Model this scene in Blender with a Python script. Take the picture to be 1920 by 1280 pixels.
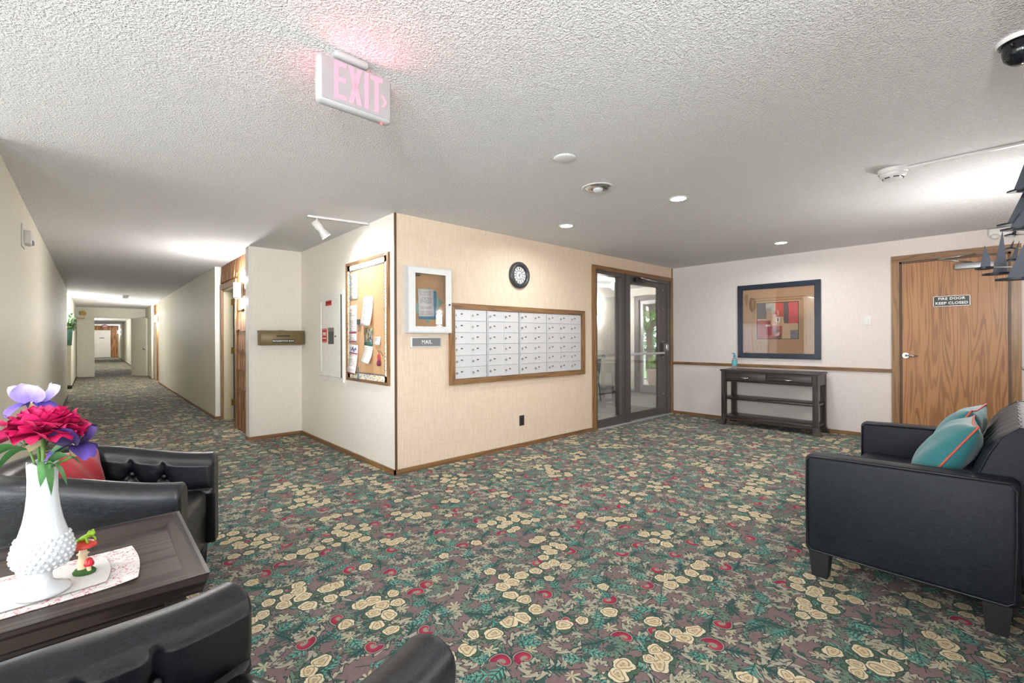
import bpy, bmesh, math, random
from mathutils import Vector, Matrix
PI = math.pi
random.seed(7)
for _o in list(bpy.data.objects):
    bpy.data.objects.remove(_o, do_unlink=True)
SC = bpy.context.scene
COL = SC.collection

# ------------------------------------------------------------------ camera, world, sun, exposure
CAM_H, CAM_YAW, CAM_ROLL, FPX = 1.2552, 0.7425, 0.0045, 856.46
cam = bpy.data.cameras.new('camera')
cam.sensor_width = 36.0
cam.lens = FPX / 1920 * 36.0
cam.shift_y = -4.0 / 1920
cam.clip_start = 0.02
cam.clip_end = 300
cam_o = bpy.data.objects.new('camera', cam)
COL.objects.link(cam_o)
cam_o.matrix_world = (Matrix.Translation((0, 0, CAM_H)) @ Matrix.Rotation(-CAM_YAW, 4, 'Z')
                      @ Matrix.Rotation(PI / 2, 4, 'X') @ Matrix.Rotation(-CAM_ROLL, 4, 'Z'))
SC.camera = cam_o

SC.view_settings.view_transform = 'Standard'
SC.view_settings.look = 'None'
SC.view_settings.gamma = 1.0
SC.view_settings.use_curve_mapping = False
SC.view_settings.exposure = 0.17

world = bpy.data.worlds.new('world')
SC.world = world
world.use_nodes = True
_wn = world.node_tree
_bg = _wn.nodes['Background']
_bg.inputs[0].default_value = (0.90, 0.96, 1.0, 1.0)      # bright overcast sky
_bg.inputs[1].default_value = 10.0


def add_light(name, kind, loc, energy, color=(1, 1, 1), size=0.1, rot=(0, 0, 0), parent=None, **kw):
    l = bpy.data.lights.new(name, kind)
    l.energy = energy
    l.color = color
    if kind == 'AREA':
        l.size = size
    elif kind in ('POINT', 'SPOT'):
        l.shadow_soft_size = size
    for k, v in kw.items():
        setattr(l, k, v)
    o = bpy.data.objects.new(name, l)
    COL.objects.link(o)
    o.location = loc
    o.rotation_euler = rot
    o.parent = parent
    return o


sun = add_light('sun', 'SUN', (20, -10, 30), 2.0, (1.0, 0.95, 0.86), rot=(math.radians(38), 0, math.radians(120)))
sun.data.angle = math.radians(1.0)

WARM = (1.0, 0.985, 0.97)
COOL = (1.0, 1.0, 1.0)
P_DOWN, P_SCONCE, P_SPOT, P_LAMP = 11.5, 150.0, 9.0, 195.0
# daylight enters the lounge behind the camera through two walls of windows: portals guide the sky light through them
for _loc, _rot, _w, _h in (((-4.44, 0.45, 1.25), (0, -PI / 2, 0), 1.9, 6.6), ((-1.3, -3.24, 1.25), (PI / 2, 0, 0), 5.6, 1.9), ((9.45, 5.32, 1.15), (0, PI / 2, 0), 2.0, 1.0)):
    _p = add_light('window_portal', 'AREA', _loc, 1.0, size=_w, rot=_rot, shape='RECTANGLE', size_y=_h)
    _p.data.cycles.is_portal = True

SC.cycles.use_denoising = True
SC.cycles.max_bounces = 10
SC.cycles.diffuse_bounces = 6
SC.cycles.glossy_bounces = 4
SC.cycles.transmission_bounces = 8
SC.cycles.transparent_max_bounces = 16
SC.cycles.sample_clamp_indirect = 6.0
SC.cycles.caustics_reflective = False
SC.cycles.caustics_refractive = False

# ------------------------------------------------------------------ room dimensions (metres)
H = 2.44
YM, XB, XR, YS, XC, XL = 3.8675, 2.07, 7.235, 6.4455, 1.4437, -0.4275
YNEAR = -0.2            # wall behind the sofa
YCORR, YEND = 8.585, 47.5
YFIRE = 21.7
XV, YV = 9.4, 6.3       # vestibule far walls


# ------------------------------------------------------------------ node helper
def srgb(r, g, b, a=1.0):
    f = lambda c: (c / 255) / 12.92 if c / 255 <= 0.04045 else ((c / 255 + 0.055) / 1.055) ** 2.4
    return (f(r), f(g), f(b), a)


class NV:
    """A node output with arithmetic."""
    def __init__(s, nb, sock):
        s.nb, s.s = nb, sock
    def __add__(s, o): return s.nb.math('ADD', s, o)
    def __radd__(s, o): return s.nb.math('ADD', o, s)
    def __sub__(s, o): return s.nb.math('SUBTRACT', s, o)
    def __rsub__(s, o): return s.nb.math('SUBTRACT', o, s)
    def __mul__(s, o): return s.nb.math('MULTIPLY', s, o)
    def __rmul__(s, o): return s.nb.math('MULTIPLY', o, s)
    def __truediv__(s, o): return s.nb.math('DIVIDE', s, o)
    def __rtruediv__(s, o): return s.nb.math('DIVIDE', o, s)
    def __lt__(s, o): return s.nb.math('LESS_THAN', s, o)
    def __gt__(s, o): return s.nb.math('GREATER_THAN', s, o)


class NB:
    def __init__(self, name):
        self.mat = bpy.data.materials.new(name)
        self.mat.use_nodes = True
        self.nt = self.mat.node_tree
        self.bsdf = self.nt.nodes['Principled BSDF']
        self.out = self.nt.nodes['Material Output']

    def set(self, sock, v):
        if isinstance(v, NV):
            self.nt.links.new(v.s, sock)
        elif v is not None:
            sock.default_value = v

    def math(self, op, a, b=None, c=None, clamp=False):
        n = self.nt.nodes.new('ShaderNodeMath')
        n.operation = op
        n.use_clamp = clamp
        self.set(n.inputs[0], a)
        if b is not None:
            self.set(n.inputs[1], b)
        if c is not None:
            self.set(n.inputs[2], c)
        return NV(self, n.outputs[0])

    def sin(self, a): return self.math('SINE', a)
    def cos(self, a): return self.math('COSINE', a)
    def abs(self, a): return self.math('ABSOLUTE', a)
    def sqrt(self, a): return self.math('SQRT', a)
    def maxi(self, a, b): return self.math('MAXIMUM', a, b)
    def mini(self, a, b): return self.math('MINIMUM', a, b)
    def atan2(self, a, b): return self.math('ARCTAN2', a, b)
    def fract(self, a): return self.math('FRACT', a)

    def smooth(self, v, a, b):
        n = self.nt.nodes.new('ShaderNodeMapRange')
        n.interpolation_type = 'SMOOTHSTEP'
        self.set(n.inputs[0], v)
        n.inputs[1].default_value = a
        n.inputs[2].default_value = b
        return NV(self, n.outputs[0])

    def pos(self, kind='Object'):
        n = self.nt.nodes.new('ShaderNodeTexCoord')
        return NV(self, n.outputs[kind])

    def world_pos(self):
        n = self.nt.nodes.new('ShaderNodeNewGeometry')
        return NV(self, n.outputs['Position'])

    def xyz(self, v):
        n = self.nt.nodes.new('ShaderNodeSeparateXYZ')
        self.set(n.inputs[0], v)
        return [NV(self, n.outputs[i]) for i in range(3)]

    def vec(self, x=0.0, y=0.0, z=0.0):
        n = self.nt.nodes.new('ShaderNodeCombineXYZ')
        for i, v in enumerate((x, y, z)):
            self.set(n.inputs[i], v)
        return NV(self, n.outputs[0])

    def scale(self, v, s, off=(0, 0, 0)):
        n = self.nt.nodes.new('ShaderNodeMapping')
        self.set(n.inputs[0], v)
        n.inputs['Scale'].default_value = s
        n.inputs['Location'].default_value = off
        return NV(self, n.outputs[0])

    def noise(self, v, scale=5.0, detail=2.0, rough=0.5, dist=0.0, out='Fac'):
        n = self.nt.nodes.new('ShaderNodeTexNoise')
        if v is not None:
            self.set(n.inputs['Vector'], v)
        n.inputs['Scale'].default_value = scale
        n.inputs['Detail'].default_value = detail
        n.inputs['Roughness'].default_value = rough
        n.inputs['Distortion'].default_value = dist
        return NV(self, n.outputs[out if out in n.outputs else 0] if out != 'Fac' else n.outputs[0])

    def noise_col(self, v, scale, detail=1.0):
        n = self.nt.nodes.new('ShaderNodeTexNoise')
        self.set(n.inputs['Vector'], v)
        n.inputs['Scale'].default_value = scale
        n.inputs['Detail'].default_value = detail
        return NV(self, n.outputs[1])

    def voronoi(self, v, scale, rnd=1.0, feature='F1', dims='2D'):
        n = self.nt.nodes.new('ShaderNodeTexVoronoi')
        n.voronoi_dimensions = dims
        n.feature = feature
        self.set(n.inputs['Vector'], v)
        n.inputs['Scale'].default_value = scale
        n.inputs['Randomness'].default_value = rnd
        return n

    def vadd(self, a, b, op='ADD'):
        n = self.nt.nodes.new('ShaderNodeVectorMath')
        n.operation = op
        self.set(n.inputs[0], a)
        self.set(n.inputs[1], b)
        return NV(self, n.outputs[0])

    def mix(self, f, a, b):
        n = self.nt.nodes.new('ShaderNodeMix')
        n.data_type = 'RGBA'
        self.set(n.inputs[0], f)
        self.set(n.inputs[6], a)
        self.set(n.inputs[7], b)
        return NV(self, n.outputs[2])

    def bump(self, h, strength=0.3, dist=0.01):
        n = self.nt.nodes.new('ShaderNodeBump')
        n.inputs['Strength'].default_value = strength
        n.inputs['Distance'].default_value = dist
        self.set(n.inputs['Height'], h)
        self.nt.links.new(n.outputs[0], self.bsdf.inputs['Normal'])

    def p(self, **kw):
        names = dict(color='Base Color', rough='Roughness', metal='Metallic', spec='Specular IOR Level', coat='Coat Weight',
                     coat_rough='Coat Roughness', emit='Emission Color', emit_s='Emission Strength', trans='Transmission Weight',
                     ior='IOR', alpha='Alpha', sheen='Sheen Weight', sss='Subsurface Weight')
        for k, v in kw.items():
            self.set(self.bsdf.inputs[names[k]], v)
        return self.mat


MATS = {}


def plain(name, rgb, rough=0.5, metal=0.0, bump=0.0, bscale=60, **kw):
    if name in MATS:
        return MATS[name]
    nb = NB(name)
    c = srgb(*rgb)
    v = nb.noise(nb.pos(), 14, 3)
    k = 0.10
    col = nb.mix(v, tuple(x * (1 - k) for x in c[:3]) + (1,), tuple(min(1, x * (1 + k)) for x in c[:3]) + (1,))
    nb.p(color=col, rough=rough, metal=metal, **kw)
    if bump:
        nb.bump(nb.noise(nb.pos(), bscale, 3), bump, 0.004)
    MATS[name] = nb.mat
    return nb.mat


def emissive(name, rgb, strength, base=(240, 240, 240)):
    nb = NB(name)
    nb.p(color=srgb(*base), rough=0.5, emit=srgb(*rgb), emit_s=strength)
    return nb.mat


# ------------------------------------------------------------------ mesh helpers
class MB:
    """Collects primitives into one mesh."""
    def __init__(s):
        s.v, s.f, s.sm, s.mi = [], [], [], []

    def add(s, vs, fs, smooth=False, mi=0):
        o = len(s.v)
        s.v += [tuple(v) for v in vs]
        s.f += [tuple(i + o for i in f) for f in fs]
        s.sm += [smooth] * len(fs)
        s.mi += [mi] * len(fs)
        return s

    def box(s, x0, x1, y0, y1, z0, z1, mi=0):
        x0, x1 = min(x0, x1), max(x0, x1)
        y0, y1 = min(y0, y1), max(y0, y1)
        z0, z1 = min(z0, z1), max(z0, z1)
        vs = [(x, y, z) for z in (z0, z1) for y in (y0, y1) for x in (x0, x1)]
        return s.add(vs, [(0, 2, 3, 1), (4, 5, 7, 6), (0, 1, 5, 4), (2, 6, 7, 3), (0, 4, 6, 2), (1, 3, 7, 5)], mi=mi)

    def rbox(s, x0, x1, y0, y1, z0, z1, r=0.01, seg=2, smooth=True, xf=None):
        bm = bmesh.new()
        bmesh.ops.create_cube(bm, size=1.0)
        for v in bm.verts:
            v.co = Vector(((x0 + x1) / 2 + v.co.x * abs(x1 - x0), (y0 + y1) / 2 + v.co.y * abs(y1 - y0), (z0 + z1) / 2 + v.co.z * abs(z1 - z0)))
        r = min(r, 0.49 * min(abs(x1 - x0), abs(y1 - y0), abs(z1 - z0)))
        bmesh.ops.bevel(bm, geom=list(bm.edges), offset=r, segments=seg, profile=0.5, affect='EDGES')
        bm.verts.index_update()
        vs = [v.co.copy() for v in bm.verts]
        if xf:
            vs = [xf(v) for v in vs]
        s.add(vs, [[v.index for v in f.verts] for f in bm.faces], smooth)
        bm.free()
        return s

    def cyl(s, p0, p1, r0, r1=None, n=20, caps=True, smooth=True):
        r1 = r0 if r1 is None else r1
        p0, p1 = Vector(p0), Vector(p1)
        d = (p1 - p0).normalized()
        a = d.orthogonal().normalized()
        b = d.cross(a)
        vs = []
        for p, r in ((p0, r0), (p1, r1)):
            for i in range(n):
                t = 2 * PI * i / n
                vs.append(p + (a * math.cos(t) + b * math.sin(t)) * r)
        s.add(vs, [(i, (i + 1) % n, n + (i + 1) % n, n + i) for i in range(n)], smooth)
        if caps:
            s.add(vs, [tuple(range(n - 1, -1, -1)), tuple(range(n, 2 * n))], False)
        return s

    def lathe(s, prof, n=32, c=(0, 0, 0), sx=1.0, sy=1.0, smooth=True, rf=None):
        """prof: (r, z) list; rf(k, theta) scales r."""
        vs = []
        for k, (r, z) in enumerate(prof):
            for i in range(n):
                t = 2 * PI * i / n
                q = r * (rf(k, t) if rf else 1.0)
                vs.append((c[0] + q * math.cos(t) * sx, c[1] + q * math.sin(t) * sy, c[2] + z))
        fs = []
        for k in range(len(prof) - 1):
            for i in range(n):
                j = (i + 1) % n
                fs.append((k * n + i, k * n + j, (k + 1) * n + j, (k + 1) * n + i))
        return s.add(vs, fs, smooth)

    def tube(s, pts, r, n=8, caps=True, smooth=True):
        pts = [Vector(p) for p in pts]
        rs = r if isinstance(r, (list, tuple)) else [r] * len(pts)
        vs, a = [], None
        for k, p in enumerate(pts):
            d = (pts[min(k + 1, len(pts) - 1)] - pts[max(k - 1, 0)]).normalized()
            if a is None:
                a = d.orthogonal().normalized()
            a = (a - d * a.dot(d)).normalized()
            b = d.cross(a)
            for i in range(n):
                t = 2 * PI * i / n
                vs.append(p + (a * math.cos(t) + b * math.sin(t)) * rs[k])
        fs = []
        for k in range(len(pts) - 1):
            for i in range(n):
                j = (i + 1) % n
                fs.append((k * n + i, k * n + j, (k + 1) * n + j, (k + 1) * n + i))
        s.add(vs, fs, smooth)
        if caps:
            m = (len(pts) - 1) * n
            s.add(vs, [tuple(range(n - 1, -1, -1)), tuple(range(m, m + n))], False)
        return s

    def sphere(s, c, rx, ry=None, rz=None, n=16, m=10, xf=None):
        ry = rx if ry is None else ry
        rz = rx if rz is None else rz
        vs, fs = [], []
        for k in range(m + 1):
            ph = PI * k / m
            for i in range(n):
                t = 2 * PI * i / n
                v = Vector((c[0] + rx * math.sin(ph) * math.cos(t), c[1] + ry * math.sin(ph) * math.sin(t), c[2] - rz * math.cos(ph)))
                vs.append(xf(v) if xf else v)
        for k in range(m):
            for i in range(n):
                j = (i + 1) % n
                fs.append((k * n + i, k * n + j, (k + 1) * n + j, (k + 1) * n + i))
        return s.add(vs, fs, True)

    def prism(s, poly, axis, a, b, smooth=False):
        """poly of 2-D points extruded along axis ('x','y','z') from a to b."""
        n = len(poly)
        mk = {'x': lambda p, t: (t, p[0], p[1]), 'y': lambda p, t: (p[0], t, p[1]), 'z': lambda p, t: (p[0], p[1], t)}[axis]
        vs = [mk(p, a) for p in poly] + [mk(p, b) for p in poly]
        s.add(vs, [(i, (i + 1) % n, n + (i + 1) % n, n + i) for i in range(n)], smooth)
        s.add(vs, [tuple(range(n - 1, -1, -1)), tuple(range(n, 2 * n))], False)
        return s

    def loft(s, rings, closed=True, caps=False, smooth=True):
        n = len(rings[0])
        vs = [p for r in rings for p in r]
        fs = []
        for k in range(len(rings) - 1):
            for i in range(n if closed else n - 1):
                j = (i + 1) % n
                fs.append((k * n + i, k * n + j, (k + 1) * n + j, (k + 1) * n + i))
        s.add(vs, fs, smooth)
        if caps:
            m = (len(rings) - 1) * n
            s.add(vs, [tuple(range(n - 1, -1, -1)), tuple(range(m, m + n))], False)
        return s

    def mesh(s, name):
        me = bpy.data.meshes.new(name)
        me.from_pydata([tuple(v) for v in s.v], [], s.f)
        me.polygons.foreach_set('use_smooth', s.sm)
        me.polygons.foreach_set('material_index', s.mi)
        bm = bmesh.new()
        bm.from_mesh(me)
        bmesh.ops.remove_doubles(bm, verts=bm.verts, dist=1e-6)
        bmesh.ops.recalc_face_normals(bm, faces=bm.faces)
        bm.to_mesh(me)
        bm.free()
        me.update()
        return me

    def build(s, name, mat, parent=None, loc=None, rot=None):
        return link(name, s.mesh(name), mat, parent, loc, rot)


def link(name, me, mat=None, parent=None, loc=None, rot=None):
    o = bpy.data.objects.new(name, me)
    COL.objects.link(o)
    if mat is not None and len(me.materials) == 0:
        for m in (mat if isinstance(mat, (list, tuple)) else [mat]):
            me.materials.append(m)
    if parent:
        o.parent = parent
    if loc:
        o.location = loc
    if rot:
        o.rotation_euler = rot
    return o


def thing(name, label, cat, loc=(0, 0, 0), rotz=0.0, group=None):
    o = bpy.data.objects.new(name, None)
    COL.objects.link(o)
    o.empty_display_size = 0.1
    o.location = loc
    o.rotation_euler = (0, 0, rotz)
    return tag(o, label, cat, group)


def tag(o, label, cat, group=None, kind=None):
    o['label'] = label
    if cat:
        o['category'] = cat
    if group:
        o['group'] = group
    if kind:
        o['kind'] = kind
    return o


def struct(o, label=None):
    o['kind'] = 'structure'
    if label:
        o['label'] = label
    return o


def copy_tree(o, parent=None):
    c = o.copy()
    COL.objects.link(c)
    c.parent = parent
    for ch in list(o.children):
        copy_tree(ch, c)
    return c


def text_mesh(body, size, extrude=0.0008, bold=0.0, spacing=1.0):
    cu = bpy.data.curves.new('lettering', 'FONT')
    cu.body = body
    cu.size = size
    cu.extrude = extrude
    cu.offset = bold
    cu.space_character = spacing
    cu.align_x = 'CENTER'
    cu.align_y = 'CENTER'
    cu.resolution_u = 3
    o = bpy.data.objects.new('lettering', cu)
    COL.objects.link(o)
    bpy.context.view_layer.update()
    me = bpy.data.meshes.new_from_object(o.evaluated_get(bpy.context.evaluated_depsgraph_get()))
    bpy.data.objects.remove(o, do_unlink=True)
    # letters lie in local xz, facing -y (like everything hung on a wall)
    me.transform(Matrix.Rotation(PI / 2, 4, 'X'))
    return me


def letters(name, body, size, mat, parent, loc, **kw):
    me = text_mesh(body, size, **kw)
    me.materials.clear()
    return link(name, me, mat, parent, loc)


# ------------------------------------------------------------------ materials
def mat_carpet():
    nb = NB('floral_carpet')
    P = nb.world_pos()
    x, y, _ = nb.xyz(P)
    flat = nb.vec(x, y, 0.0)
    wn = nb.noise_col(flat, 8.0, 1.0)
    warp = nb.vadd(nb.vadd(wn, (0.5, 0.5, 0.5), 'SUBTRACT'), (0.035, 0.035, 0.0), 'MULTIPLY')
    W = nb.vadd(flat, warp)

    def col(*c):
        return srgb(*c)

    def cell(scale, rnd, off):
        """Local coordinates (u, v) in metres about a scattered motif centre, turned by a random angle; two random numbers; the centre."""
        vin = nb.vadd(W, (off, off * 1.7, 0.0))
        vn = nb.voronoi(vin, scale, rnd)
        cen = NV(nb, vn.outputs['Position'])
        dx, dy, _z = nb.xyz(nb.vadd(vin, cen, 'SUBTRACT'))
        cn = nb.nt.nodes.new('ShaderNodeSeparateColor')
        nb.nt.links.new(vn.outputs['Color'], cn.inputs[0])
        r1, r2, r3 = [NV(nb, cn.outputs[i]) for i in range(3)]
        an = r1 * 6.283
        c, s = nb.cos(an), nb.sin(an)
        return dx * c + dy * s, dy * c - dx * s, r2, r3, cen

    fine = nb.noise(flat, 420, 2)
    mid = nb.noise(flat, 40, 2)
    base = nb.mix(mid, col(108, 88, 88), col(138, 116, 114))

    def lay(base, m, c, m_out=None, c_out=(46, 62, 60)):
        if m_out is not None:
            base = nb.mix(m_out, base, col(*c_out))
        return nb.mix(m, base, c if isinstance(c, NV) else col(*c))
    # dark green under-foliage with feathered edges
    under = nb.noise(W, 13, 3, 0.65)
    base = nb.mix(nb.smooth(under, 0.55, 0.59), base, col(54, 84, 78))
    # acanthus scrolls: tapering, serrated spiral leaves
    for sc_, off, cc, R, k in ((4.2, 3.1, (168, 164, 146), 0.088, 9.0), (5.6, 9.3, (104, 128, 112), 0.060, 11.0), (5.1, 14.9, (174, 167, 148), 0.058, 8.0)):
        u, v, r2, r3, _c = cell(sc_, 0.75, off)
        rr = nb.sqrt(u * u + v * v)
        th = nb.atan2(v, u)
        t = (th + PI) / (2 * PI)
        path = R * (0.38 + 0.80 * t)
        env = t * (1.0 - t) * 4.0
        w_ = (0.003 + 0.021 * env) * (0.70 + 0.42 * nb.sin(th * k + rr * 170.0))
        d = rr - path
        ad = nb.abs(d)
        vein = nb.smooth(nb.abs(nb.sin(th * k * 0.5 + rr * 85.0)), 0.0, 0.35)
        tone = nb.mix(vein, col(*[q * 0.62 for q in cc]), col(*cc))
        base = lay(base, ad < w_, tone, ad < (w_ + 0.005))
    # feathered teal leaves
    for sc_, off, cc in ((5.4, 21.7, (82, 150, 138)), (6.6, 33.3, (44, 92, 88)), (6.0, 38.9, (98, 162, 146))):
        u, v, r2, r3, _c = cell(sc_, 0.85, off)
        prof = nb.maxi(0.0, 0.034 * (1.0 - nb.abs(u) / 0.058))
        comb = 0.50 + 0.55 * nb.sin(u * 300.0 + nb.abs(v) * 240.0)
        keep = r2 > 0.38
        m = (nb.abs(v) < prof * comb) * keep
        m2 = (nb.abs(v) < (prof * (comb + 0.22) + 0.002)) * keep
        base = lay(base, m, nb.mix(nb.abs(v) < 0.0022, col(*cc), col(*[q * 0.55 for q in cc])), m2)
    # pale leaf sprays
    u, v, r2, r3, _c = cell(6.4, 0.9, 41.3)
    rr = nb.sqrt(u * u + v * v)
    th = nb.atan2(v, u)
    petal = 0.040 * nb.math('POWER', nb.abs(nb.cos(th * 3.5)), 1.4) * (0.55 + 0.45 * nb.cos(th * 0.5))
    keep = r2 > 0.4
    base = lay(base, (rr < petal) * keep, (188, 180, 150), (rr < (petal + 0.004)) * keep)
    # crimson commas inside a pale outline
    u, v, r2, r3, _c = cell(4.2, 0.8, 55.9)
    rr = nb.sqrt(u * u + v * v)
    t = (nb.atan2(v, u) + PI) / (2 * PI)
    spir = 0.008 + 0.042 * t
    keep = (r2 > 0.40)
    base = lay(base, (rr < spir + 0.005) * keep, (146, 142, 126), (rr < spir + 0.009) * keep)
    red = nb.mix(nb.smooth(rr, 0.004, 0.036), col(186, 62, 80), col(146, 30, 66))
    base = lay(base, (rr < spir) * (rr > spir * 0.42) * keep, red)
    # clusters of cream roses with olive petal lines
    u, v, r2, r3, cen = cell(12.0, 0.6, 71.1)
    on = nb.noise(cen, 3.6, 1) > 0.575
    rr = nb.sqrt(u * u + v * v)
    th = nb.atan2(v, u)
    Rb = 0.030 + 0.014 * r2
    out = Rb * (0.84 + 0.16 * nb.abs(nb.cos(th * 2.5 + r3 * 3.0)))
    leafm = (rr < Rb * (0.75 + 0.75 * nb.abs(nb.sin(th * 2.0 + r3 * 5.0)))) * on
    base = lay(base, leafm, (74, 96, 76), (rr < Rb * (0.95 + 0.75 * nb.abs(nb.sin(th * 2.0 + r3 * 5.0)))) * on)
    rings = nb.sin(rr / Rb * 13.0 + nb.sin(th * 2.5 + r3 * 6.0) * 1.7)
    cream = nb.mix(nb.smooth(rings, 0.35, 0.95), nb.mix(nb.smooth(rr / Rb, 0.0, 0.9), col(204, 178, 138), col(226, 213, 182)), col(146, 130, 100))
    base = lay(base, (rr < out) * on, cream, (rr < out + 0.004) * on)
    # cut pile
    dark = nb.smooth(fine, 0.3, 0.8) * 0.28
    c = nb.mix(dark, base, (0.004, 0.004, 0.004, 1))
    nb.p(color=c, rough=0.95, spec=0.12, sheen=0.08)
    nb.bump(fine + 0.5 * mid, 0.5, 0.004)
    return nb.mat


def mat_popcorn():
    nb = NB('popcorn_ceiling')
    P = nb.world_pos()
    n1 = nb.noise(P, 95, 2, 0.6)
    n2 = nb.noise(P, 240, 1, 0.5)
    hgt = nb.smooth(n1, 0.42, 0.72) * 0.7 + n2 * 0.45
    nb.p(color=nb.mix(nb.smooth(n1, 0.3, 0.7), srgb(234, 233, 234), srgb(247, 247, 247)), rough=0.95, spec=0.1)
    nb.bump(hgt, 1.0, 0.010)
    return nb.mat


def mat_vinyl(name, c1, c2, vert=True, rough=0.6):
    """Wall covering with a faint woven grain."""
    nb = NB(name)
    P = nb.world_pos()
    s1 = nb.scale(P, (260, 260, 9))
    s2 = nb.scale(P, (11, 11, 240))
    a = nb.noise(s1, 1.0, 2)
    b = nb.noise(s2, 1.0, 2)
    w = a * 0.65 + b * 0.35
    nb.p(color=nb.mix(nb.smooth(w, 0.35, 0.65), srgb(*c1), srgb(*c2)), rough=rough, spec=0.3)
    nb.bump(w, 0.25, 0.0015)
    return nb.mat


def mat_wood(name, dark, light, axis='z', freq=7.0, scale=1.0, rough=0.42, lines=34.0, soft=1.0):
    """Flat-sawn grain: contour lines of a stretched noise make the cathedral arches; fine pores run along the axis."""
    nb = NB(name)
    x, y, z = nb.xyz(nb.pos('Object'))
    comp = dict(x=x, y=y, z=z)
    lng = comp[axis]
    oth = [comp[k] for k in 'xyz' if k != axis]
    vv = nb.vec(oth[0] * (freq * scale), oth[1] * (freq * scale), lng * (0.62 * scale))
    n = nb.noise(vv, 1.0, 1.5, 0.45)
    rings = nb.sin(n * lines)
    pv = nb.vec(oth[0] * (420 * scale), oth[1] * (420 * scale), lng * (7 * scale))
    pores = nb.noise(pv, 1.0, 2, 0.6)
    tone = nb.noise(nb.vec(oth[0] * 9, oth[1] * 9, lng * 0.9), 1.0, 2)
    f = nb.smooth(rings, -0.3, 1.0) * (0.62 * soft) + pores * 0.34 + (tone - 0.5) * 0.5
    c = nb.mix(nb.smooth(f, 0.05, 0.85), srgb(*light), srgb(*dark))
    nb.p(color=c, rough=rough, spec=0.4, coat=0.12, coat_rough=0.3)
    nb.bump(pores, 0.12, 0.0015)
    return nb.mat


def mat_leather(name, c1, c2, rough=0.34, spec=0.34):
    nb = NB(name)
    P = nb.pos('Object')
    n1 = nb.noise(nb.scale(P, (4, 4, 9)), 1.0, 4, 0.6)
    vn = nb.voronoi(P, 190, 1.0, 'F1', '3D')
    g = NV(nb, vn.outputs['Distance'])
    cr = nb.noise(nb.scale(P, (18, 18, 46)), 1.0, 5, 0.65, 0.6)
    line = nb.smooth(nb.abs(cr - 0.5), 0.0, 0.018)
    col = nb.mix(n1, srgb(*c1), srgb(*c2))
    col = nb.mix((1.0 - line) * 0.35, col, srgb(*[min(255, c * 1.9 + 14) for c in c2]))
    nb.p(color=col, rough=nb.smooth(n1, -0.6, 1.5) * 0.35 + (rough - 0.10), spec=spec)
    nb.bump(g * 0.5 + line * 0.4 + n1 * 0.6, 0.16, 0.003)
    return nb.mat


def mat_fabric(name, c1, c2, rough=0.85, scale=500):
    nb = NB(name)
    P = nb.pos('Object')
    n = nb.noise(P, scale, 2)
    m = nb.noise(P, 12, 3)
    nb.p(color=nb.mix(n * 0.5 + m * 0.5, srgb(*c1), srgb(*c2)), rough=rough, sheen=0.3)
    nb.bump(n + m, 0.25, 0.002)
    return nb.mat


def mat_glass(name, tint=(1, 1, 1, 1), refl=0.10):
    """Clear pane: mostly see-through with a mirror film on top."""
    nb = NB(name)
    nt = nb.nt
    tr = nt.nodes.new('ShaderNodeBsdfTransparent')
    tr.inputs[0].default_value = tint
    gl = nt.nodes.new('ShaderNodeBsdfGlossy')
    gl.inputs['Roughness'].default_value = 0.02
    fr = nt.nodes.new('ShaderNodeFresnel')
    fr.inputs[0].default_value = 1.45
    mx = nt.nodes.new('ShaderNodeMixShader')
    nt.links.new((NV(nb, fr.outputs[0]) * 0.8 + refl * 0.2).s, mx.inputs[0])
    nt.links.new(tr.outputs[0], mx.inputs[1])
    nt.links.new(gl.outputs[0], mx.inputs[2])
    nt.links.new(mx.outputs[0], nb.out.inputs[0])
    return nb.mat


def mat_print(name, paper=(244, 243, 240), ink=(120, 120, 128), rows=34.0, seed=0.0, head=None):
    """A printed sheet: rows of grey words on paper (sheet is 1 wide in generated x and z)."""
    nb = NB(name)
    g = nb.pos('Generated')
    x, y, z = nb.xyz(g)
    row = nb.math('FLOOR', z * rows)
    inrow = nb.fract(z * rows)
    words = nb.noise(nb.vec(x * 16.0, row * 7.31 + seed, 0.0), 1.0, 1)
    ragged = nb.noise(nb.vec(row * 3.7 + seed, 2.0, 0.0), 1.0, 0)
    m = (words > 0.47) * (inrow > 0.45) * (x > 0.1) * (x < (0.62 + ragged * 0.45)) * (x < 0.92) * (z > 0.08) * (z < 0.93)
    para = nb.noise(nb.vec(0.0, row * 0.35 + seed, 1.0), 1.0, 0) > 0.42
    c = nb.mix(m * para * 0.75, srgb(*paper), srgb(*ink))
    if head:
        c = nb.mix((z > 0.90) * (z < 0.97) * (x > 0.08) * (x < 0.92), c, srgb(*head))
    nb.p(color=c, rough=0.75)
    return nb.mat


M_CARPET = mat_carpet()
M_CEIL = mat_popcorn()
M_TAN = mat_vinyl('tan_wallcovering', (216, 196, 172), (230, 212, 190))
M_CREAM = mat_vinyl('cream_wallcovering', (236, 229, 218), (244, 239, 230))
M_PINKW = mat_vinyl('pale_wallcovering', (216, 207, 201), (226, 218, 213))
M_HALL = mat_vinyl('hall_cream_dimmed', (208, 205, 188), (222, 219, 204))  # cream covering with the corridor's dim greenish light put into its colour
M_OAK = mat_wood('oak_trim', (92, 64, 38), (150, 112, 72), 'z', 9.0, 1.6, soft=0.5)
M_OAK_X = mat_wood('oak_rail', (88, 62, 40), (142, 106, 70), 'x', 9.0, 1.6, soft=0.5)
M_OAK_Y = mat_wood('oak_skirting', (86, 60, 36), (138, 102, 64), 'y', 9.0, 1.6, soft=0.5)
M_OAKDOOR = mat_wood('oak_door_veneer', (124, 82, 46), (174, 124, 78), 'z', 9.5, 1.0, 0.45, lines=64.0, soft=0.6)
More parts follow.
